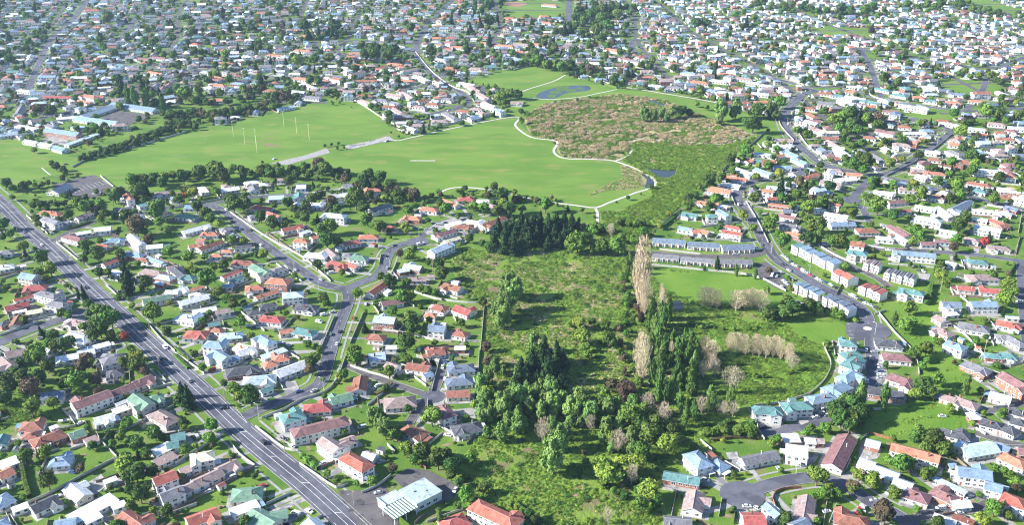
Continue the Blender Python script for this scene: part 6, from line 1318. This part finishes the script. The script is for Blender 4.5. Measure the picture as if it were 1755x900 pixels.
# ---------------------------------------------------------------- cars
CC = dict(w=((.78,.78,.78),'white'), s=((.42,.43,.45),'silver'), k=((.03,.03,.035),'black'), b=((.05,.09,.22),'blue'), r=((.42,.03,.025),'red'), g=((.16,.17,.18),'grey'))
CM = {k: mat('car_paint_'+n, c, None, rough=.25, spec=.5) for k, (c, n) in CC.items()}
M_tyre = mat('tyre', (.02,.02,.02), None, rough=.8); M_rim = mat('wheel_rim', (.5,.5,.52), None, rough=.3, metal=.8)
M_lamp = mat('headlight_glass', (.75,.75,.72), None, rough=.1); M_tail = mat('tail_light', (.35,.02,.02), None, rough=.2)
def prism(mb, prof, hw0, hw1, m=0):
    """profile in x,z swept across y with a narrower top"""
    zs = [z for x, z in prof]; z0, z1 = min(zs), max(zs)
    w_ = lambda z: hw0+(hw1-hw0)*(z-z0)/(z1-z0)
    n = len(prof); k = len(mb.v); mb.v += [(x, -w_(z), z) for x, z in prof]+[(x, w_(z), z) for x, z in prof]
    for i in range(n): j = (i+1) % n; mb.f.append((k+i, k+j, k+n+j, k+n+i)); mb.m.append(m)
    mb.f.append(tuple(k+i for i in reversed(range(n)))); mb.m.append(m); mb.f.append(tuple(k+n+i for i in range(n))); mb.m.append(m)
def wheel_me():
    mb = MB(); mb.tube((0,-.11,0), (0,.11,0), .32, .32, 14, 0); mb.tube((0,.11,0), (0,-.115,0), .19, .19, 10, 1); mb.tube((0,-.11,0), (0,.115,0), .19, .19, 10, 1); return mb.mesh('wheel', [M_tyre, M_rim])
WHEEL = wheel_me()
def car_meshes(van):
    b = MB(); g_ = MB(); r = MB()
    if van:
        prism(b, [(-2.3,.3),(-2.35,.7),(-2.3,1.15),(1.5,1.15),(2.2,.95),(2.35,.6),(2.3,.3)], .92, .9); prism(g_, [(-2.2,1.15),(-2.1,1.75),(1.0,1.75),(1.5,1.15)], .86, .78); b2 = MB(); prism(r, [(-2.15,1.75),(-2.1,1.86),(.9,1.86),(1.0,1.75)], .8, .72)
        for x in (-2.15,-.9,.35): r.box(x-.3, x+.05, -.88, .88, 1.1, 1.78)
    else:
        prism(b, [(-2.15,.28),(-2.2,.6),(-2.1,.88),(-1.4,.95),(1.0,.93),(1.9,.8),(2.15,.58),(2.15,.28)], .86, .82); prism(g_, [(-1.75,.93),(-1.2,1.36),(.35,1.38),(1.05,.93)], .78, .6); prism(r, [(-1.2,1.36),(-1.0,1.44),(.2,1.45),(.38,1.38)], .62, .54)
    return b, g_, r
CARM = {}
def car(p, yaw, c, van=False):
    key = (c, van)
    if key not in CARM:
        b, g_, r = car_meshes(van); CARM[key] = (b.mesh('body', [CM[c]]), g_.mesh('cabin_glass', [M_glass]), r.mesh('roof_panel', [CM[c]]))
    b, g_, r = CARM[key]; root = link('parked_car', None, loc=p, rz=yaw)
    link('body', b, root); link('cabin_glass', g_, root); link('roof_panel', r, root)
    for x in (-1.35, 1.35):
        for y in (-.78, .78): link('wheel', WHEEL, root, (x, y, .32))
    for y in (-.6, .6):
        o = link('headlight', HL, root, (2.1, y, .66)); o = link('tail_light', TL, root, (-2.18, y, .7))
    return root
mb = MB(); mb.box(-.05, .09, -.18, .18, -.07, .07); HL = mb.mesh('headlight', [M_lamp]); TL = mb.mesh('tail_light', [M_tail])
CD_ = '''G 440 520 -48 k;215 300 -48 w;850 828 -48 w;823 885 -48 k;125 232 -48 g;75 210 -48 k;395 460 -48 k|A 475 465 -20 w;372 628 -10 b;415 375 25 w;310 15 0 s;840 740 -30 w;290 755 20 w
B 455 475 -50 k;175 727 20 w;290 657 20 s;690 830 -30 w;620 840 -20 w;75 160 -50 g;112 445 -60 s;20 350 20 k;560 455 -30 k;600 495 -40 w;600 890 15 w;500 890 20 s;250 300 10 k
C 475 88 80 w;487 150 80 w;60 397 10 s;145 735 10 s;540 722 60 w;440 300 60 k;35 240 20 k;160 575 20 s|E 630 328 5 s;595 345 5 w;665 310 -20 w;555 355 10 k;680 325 -20 b;655 335 10 s;240 805 0 w;295 815 -30 s;75 655 0 s;20 700 -10 k;330 400 10 k;650 830 10 w;835 820 -70 w;660 325 0 w;855 100 -80 s;860 160 -80 w;885 55 90 k
F 165 58 0 s;168 75 0 w;166 92 0 s;164 110 0 b;162 128 0 w;160 146 0 s;88 100 80 w;470 815 10 w;620 755 20 s;450 830 10 k;130 775 0 s;50 830 60 r;560 20 0 s;90 155 0 k;480 340 0 w
H 265 425 10 s;740 695 -10 w;765 658 15 w;810 645 15 s;375 715 10 w;410 722 10 k;710 385 -20 w;445 450 20 s;180 440 20 k;480 240 -40 k;715 292 -50 k;100 600 10 w;30 775 10 s;630 770 0 w;845 745 80 k;605 505 10 w
I 15 675 80 r;450 195 0 s;470 190 0 w;490 186 0 k;360 295 10 w;395 220 0 s;330 210 10 b;600 560 80 w;585 530 80 s;355 840 90 s;180 358 70 k;245 105 0 r;200 5 0 w;430 210 5 s;80 605 80 w;395 840 90 k
K 425 355 -30 s;440 365 -30 w;452 378 -30 s;466 388 -30 k;480 400 -30 w;495 408 -30 s;512 425 -30 r;530 435 -30 w;550 442 -30 s;566 455 -30 r;582 462 -30 k;600 472 -30 w;620 482 -30 s;640 490 -30 b;672 505 -30 w;690 515 -30 k;780 560 -30 w;800 570 -30 s;825 580 -30 k;370 455 60 w;395 460 60 s;460 470 -30 b;445 500 -30 s;430 485 -30 w;415 440 -30 s;425 400 -30 k;195 92 80 w;855 840 85 w;875 880 85 s;120 325 0 k;150 326 0 s;35 328 0 w;180 347 0 s;260 100 -60 s;840 265 10 k;810 250 10 s;640 300 -20 w;300 320 0 w;500 595 20 w;520 605 20 s;540 570 0 g;685 650 10 s;420 515 -60 w;445 497 -10 k
L 90 840 85 w;130 850 0 s;380 435 -20 w;395 440 -20 s;360 430 -20 k;510 640 5 w;880 590 0 w;815 262 20 s;560 470 0 w;590 380 -10 s;150 855 0 w;85 600 -20 w;110 610 -20 s;140 620 -20 k;380 15 0 s;640 40 -20 w;800 90 -20 s;545 400 20 w;700 300 10 r;300 320 0 k
R 95 560 60 w;150 640 -60 s;720 690 45 w;810 605 10 s;640 550 0 w;640 770 30 k;990 320 20 w;1100 275 20 s;450 425 0 k;260 710 -40 w|Q 790 335 -40 r;850 375 -40 w;935 438 -60 r;620 410 0 s;870 500 20 w;700 405 0 k;480 412 0 w;80 720 20 w;590 640 20 s|P 430 880 0 w;455 875 0 s;470 860 0 b;300 745 0 k;180 300 60 w;240 160 60 s;600 300 0 w;650 30 60 k'''
cars = []; rcx = random.Random(4)
for tok in CD_.replace('\n', '|').split('|'):
    t, rest = tok.split(' ', 1)
    for e in rest.split(';'):
        x, y, a, c = e.split(); X, Y = tp(t, float(x), float(y)); p = gp(X, Y, .6); a = R(float(a)); q = gp(X+2*math.cos(a), Y-2*math.sin(a), .6); d = q-p
        if rect_hit(p, 0, 2, 2, 1) > .4: continue
        p.z = .15 if occ(p.x, p.y) & 2 else .06; van = rcx.random() < .2; yaw = math.atan2(d.y, d.x)+rcx.choice((0, math.pi))
        if any((p-q2).length < 2.6 for _, _, q2 in cars): continue
        o = car(p, yaw, c, van); o['category'] = 'van' if van else 'car'; o['group'] = 'cars and vans on streets and drives'; cars.append((o, CC[c][1]+(' van' if van else ' car'), p.copy()))
for i, h in enumerate(NEAR):
    rr = random.Random(i*3+2)
    if rr.random() > .5: continue
    d, r, k = near_road(h.c)
    if d > 42 or d < 9: continue
    v = Vector((RPTS[k][0], RPTS[k][1], 0))-h.c; v.z = 0; l = v.length; v.normalize(); n = Vector((-v.y, v.x, 0)); r2 = random.Random(i)
    p = h.c+v*(min(h.W, h.L)/2+4.2)+n*rr.choice((-.32,.32))*h.L; p.z = .05
    if rect_hit(p, 0, 3.5, 3.5, 1) > 0 or occ(p.x, p.y) & 6 or any((p-q2).length < 5 for _, _, q2 in cars): continue
    c = rr.choice('wwsskgbr'); o = car(p, math.atan2(v.y, v.x)+rr.gauss(0,.08), c, rr.random() < .2); o['category'] = 'car'; o['group'] = 'cars and vans on streets and drives'; cars.append((o, CC[c][1]+' car on a drive', p.copy()))
for ri, nn in ((2, 9), (1, 6), (3, 4), (12, 5), (13, 10), (15, 5), (17, 6), (26, 5), (22, 5)):
    P = RD[ri][2]; wd = RD[ri][1]; Nn = normals2d(P); rr = random.Random(ri)
    for _k in range(nn):
        j = rr.randrange(3, len(P)-3); p = P[j]+Nn[j]*rr.choice((-1,1))*(wd/2-1.1); p.z = .15+ri*.0015
        if any((p-q2).length < 6 for _, _, q2 in cars) or not in_view(p, 1): continue
        dd = P[j+1]-P[j-1]; c = rr.choice('wwsskgb'); o = car(p, math.atan2(dd.y, dd.x), c); o['category'] = 'car'; o['group'] = 'cars and vans on streets and drives'; cars.append((o, CC[c][1]+' car at the kerb', p.copy()))
label_all(cars, lambda k, o, n: '%s, %snearest %s' % (k, o, n))
# boat on a trailer beside the valley road
for (t, x, y, a, lab) in (('I', 362, 298, 5, 'white boat on its trailer by the valley road turning circle'), ('A', 330, 375, 5, 'white boat on its trailer beside the red-brown roofed house')):
    p = gp(*tp(t, x, y)); p.z = .1; q = gp(tp(t, x, y)[0]+3*math.cos(R(a)), tp(t, x, y)[1]-3*math.sin(R(a))); yaw = math.atan2((q-p).y, (q-p).x); root = link('boat', None, loc=p, rz=yaw); tag(root, lab, 'boat', 'trailer boats')
    b = MB(); st = [(-3.0,.85,1.5),(-1,1.0,1.45),(1,.95,1.5),(2.3,.55,1.65),(3.3,.04,1.85)]
    for i in range(4):
        (x0,w0,z0), (x1,w1,z1) = st[i], st[i+1]
        for s in (-1, 1): b.quad((x0,s*w0,z0), (x1,s*w1,z1), (x1,0,.62+.25*(i == 3)), (x0,0,.6))
        b.quad((x0,-w0,z0-.08), (x1,-w1,z1-.08), (x1,w1,z1-.08), (x0,w0,z0-.08))
    b.quad((-3,-.85,1.5), (-3,.85,1.5), (-3,0,.6), (-3,0,.6)); b.build('hull', CM['w'], root)
    b = MB(); prism(b, [(-.4,1.4),(-.2,2.1),(.9,2.1),(1.6,1.5)], .7, .55); b.build('cabin', M_glass, root)
    b = MB(); b.box(-3, 4.4, -.05, .05, .4, .5); b.box(-1, -.9, -.9, .9, .35, .45); b.build('trailer', M_tyre, root)
    for s in (-1, 1): link('wheel', WHEEL, root, (-.95, s*.95, .3))
# ---------------------------------------------------------------- poles and lamps
M_pole = mat('timber_pole', (.30,.24,.18), (.38,.32,.25), 2, .9); M_steel = mat('lamp_steel', (.6,.6,.6), None, rough=.4)
poles = []
def pole(x, y, kind, h=9):
    p = gp(x, y); d, r, k = near_road(p); k = int(k); q = Vector((RPTS[k][0], RPTS[k][1], 0)); v = q-p; yaw = math.atan2(v.y, v.x)
    if kind == 'l':
        root = link('street_lamp', None, loc=p, rz=yaw); b = MB(); b.tube((0,0,0), (0,0,h), .11, .07, 8); b.tube((0,0,h), (1.8,0,h+.35), .06, .05, 6); b.build('post', M_steel, root)
        b = MB(); b.box(1.6, 2.5, -.16, .16, h+.25, h+.42); b.build('lamp_head', M_wframe, root); root['category'] = 'street lamp'; poles.append((root, 'grey street lamp', p))
    elif kind == 'u':
        root = link('utility_pole', None, loc=p, rz=yaw); b = MB(); b.tube((0,0,0), (0,0,h), .19, .13, 8); b.build('post', M_pole, root)
        for z in (h-.5, h-1.4): b = MB(); b.box(-.06, .06, -1.2, 1.2, z-.06, z+.06); b.build('crossarm', M_pole, root)
        b = MB()
        for yy in (-1, -.5, .5, 1): b.tube((0,yy,h-.44), (0,yy,h-.24), .05, .04, 6)
        b.build('insulators', M_wframe, root); root['category'] = 'utility pole'; poles.append((root, 'timber utility pole', p))
    else:
        root = link('goal_post' if kind == 'g' else 'field_mast', None, loc=p); b = MB(); b.tube((0,0,0), (0,0,h), .2, .12, 8); b.build('post', FIELDM, root)
        b = MB(); b.box(-.7, .7, -.2, .2, h-.1, h+.35); b.build('lamp_head', M_wframe, root); root['category'] = 'mast'; poles.append((root, 'pale sports field mast', p))
    root['group'] = 'poles, lamps and masts'
FIELDM = mat('mast_paint', (.72,.66,.42), None, rough=.5)
for t, x, y, k, h in [('B',258,265,'u',10),('B',430,345,'l',8),('B',765,215,'l',9),('B',565,530,'u',8),('G',295,290,'l',8),('G',770,740,'u',9),('G',590,130,'u',11),('H',612,440,'u',8),('H',740,540,'l',8),('H',770,450,'l',7),('H',840,610,'l',8),('C',103,710,'l',7),('A',592,185,'u',8),('A',820,100,'u',9),
                      ('E',492,640,'l',7),('E',825,690,'u',8),('F',235,15,'l',8),('L',133,760,'l',8),('L',470,540,'u',8),('K',240,215,'u',9),('K',365,340,'l',8),('K',560,455,'l',8),('K',470,520,'u',7),('I',355,260,'l',8),('I',425,440,'u',10),('I',205,420,'l',8),('L',855,360,'u',10),('L',75,110,'l',8),
                      ('S',1010,700,'u',8),('R',130,650,'l',9),('R',90,570,'l',9),('R',770,660,'l',9),('G',90,235,'u',9),('D',565,620,'u',7),('F',695,20,'u',10)]: pole(*tp(t, x, y), k, h)
for t, x, y in [('P',1060,622),('P',1112,655),('P',1163,662),('Q',124,573),('Q',182,605),('Q',239,637),('Q',2,692)]: pole(*tp(t, x, y), 'm', 17)
Pm_ = RD[0][2]; Nm_ = normals2d(Pm_); acc_ = 0; nx_ = 30
for i in range(1, len(Pm_)-1):
    acc_ += (Pm_[i]-Pm_[i-1]).length
    if acc_ > nx_ and in_view(Pm_[i], 1.0):
        nx_ = acc_+58; q = Pm_[i]+Nm_[i]*8.6
        if min((q-p_[2]).length for p_ in poles) < 14 or occ(q.x, q.y) & 1: continue
        import_px = None
        root = link('utility_pole', None, loc=q, rz=math.atan2(-Nm_[i].y, -Nm_[i].x)); b = MB(); b.tube((0,0,0), (0,0,9), .17, .12, 8); b.build('post', M_pole, root)
        b = MB(); b.box(-.06, .06, -1.1, 1.1, 8.4, 8.52); b.build('crossarm', M_pole, root)
        b = MB(); b.tube((0,0,7.4), (2.4,0,7.9), .05, .05, 6); b.box(2.2, 3.0, -.13, .13, 7.82, 7.95); b.build('lamp_arm', M_steel, root); root['category'] = 'utility pole'; root['group'] = 'poles, lamps and masts'; poles.append((root, 'timber pole with lamp arm', q.copy()))
label_all(poles, lambda k, o, n: '%s, %snearest %s' % (k, o, n))
# ---------------------------------------------------------------- sports strip, path benches, garden things
a = gp(*tp('Q', 697, 729)); b_ = gp(*tp('Q', 810, 729)); c = (a+b_)/2; mb = MB(); l = (b_-a).length; mb.box(-l/2, l/2, -1.1, 1.1, .0, .07); o = mb.build('cricket_strip', M_path, loc=(c.x, c.y, .03)); tag(o, 'narrow pale artificial cricket strip alone on the wide playing field', 'cricket strip')
M_tramp = mat('trampoline_mat', (.03,.05,.10), None, rough=.7)
for i, (t, x, y, lab) in enumerate([('G',205,785,'round teal trampoline beside the side street on the left edge'), ('H',585,820,'round trampoline on the lawn left of the loop road'), ('C',60,660,'round trampoline on the lawn behind the willows'), ('L',620,640,'round trampoline by the white fence near the green slope'), ('E',690,880,'round trampoline at the bottom edge near the brown-roofed house')]):
    p = gp(*tp(t, x, y)); root = link('trampoline', None, loc=p); tag(root, lab, 'trampoline', 'garden trampolines'); n = 16
    b = MB(); b.v = [(1.6*math.cos(2*math.pi*k/n), 1.6*math.sin(2*math.pi*k/n), .8) for k in range(n)]; b.f = [tuple(range(n))]; b.m = [0]; b.build('jump_mat', M_tramp, root)
    b = MB()
    for k in range(n):
        q = 2*math.pi*k/n; q2 = 2*math.pi*(k+1)/n; b.tube((1.7*math.cos(q),1.7*math.sin(q),.82), (1.7*math.cos(q2),1.7*math.sin(q2),.82), .09, .09, 5)
        if k % 4 == 0: b.tube((1.7*math.cos(q),1.7*math.sin(q),0), (1.7*math.cos(q),1.7*math.sin(q),.8), .05, .05, 5)
    b.build('frame', M_steel, root)
island = gp(1487, 564); mb = MB(); n = 20
for k in range(n):
    q = 2*math.pi*k/n; q2 = 2*math.pi*(k+1)/n; r1, r2 = 2.3, 1.7; f = lambda r, q, z: (r*math.cos(q)*1.15, r*math.sin(q), z)
    mb.quad(f(r1,q,0), f(r1,q2,0), f(r1,q2,.15), f(r1,q,.15)); mb.quad(f(r1,q,.15), f(r1,q2,.15), f(r2,q2,.18), f(r2,q,.18)); mb.tri(f(r2,q,.18), f(r2,q2,.18), (0,0,.22))
tag(mb.build('traffic_island', FIELDM, loc=(island.x, island.y, .21)), 'small pale oval traffic island in the middle of the turning circle', 'traffic island')
# ---------------------------------------------------------------- haze
mh = bpy.data.materials.new('haze_air'); mh.use_nodes = True; t = mh.node_tree; t.nodes.clear(); pv = t.nodes.new('ShaderNodeVolumePrincipled'); pv.inputs['Density'].default_value = HAZE; pv.inputs['Color'].default_value = (.52,.72,1,1); pv.inputs['Anisotropy'].default_value = .2
ou = t.nodes.new('ShaderNodeOutputMaterial'); t.links.new(pv.outputs[0], ou.inputs['Volume'])
mb = MB(); mb.box(-4600, 4600, -400, 7100, -1.0, 305); hz = mb.build('haze', mh); hz['kind'] = 'stuff'; hz['label'] = 'thin bluish air haze over the whole suburb'
print('objects', len(bpy.data.objects))
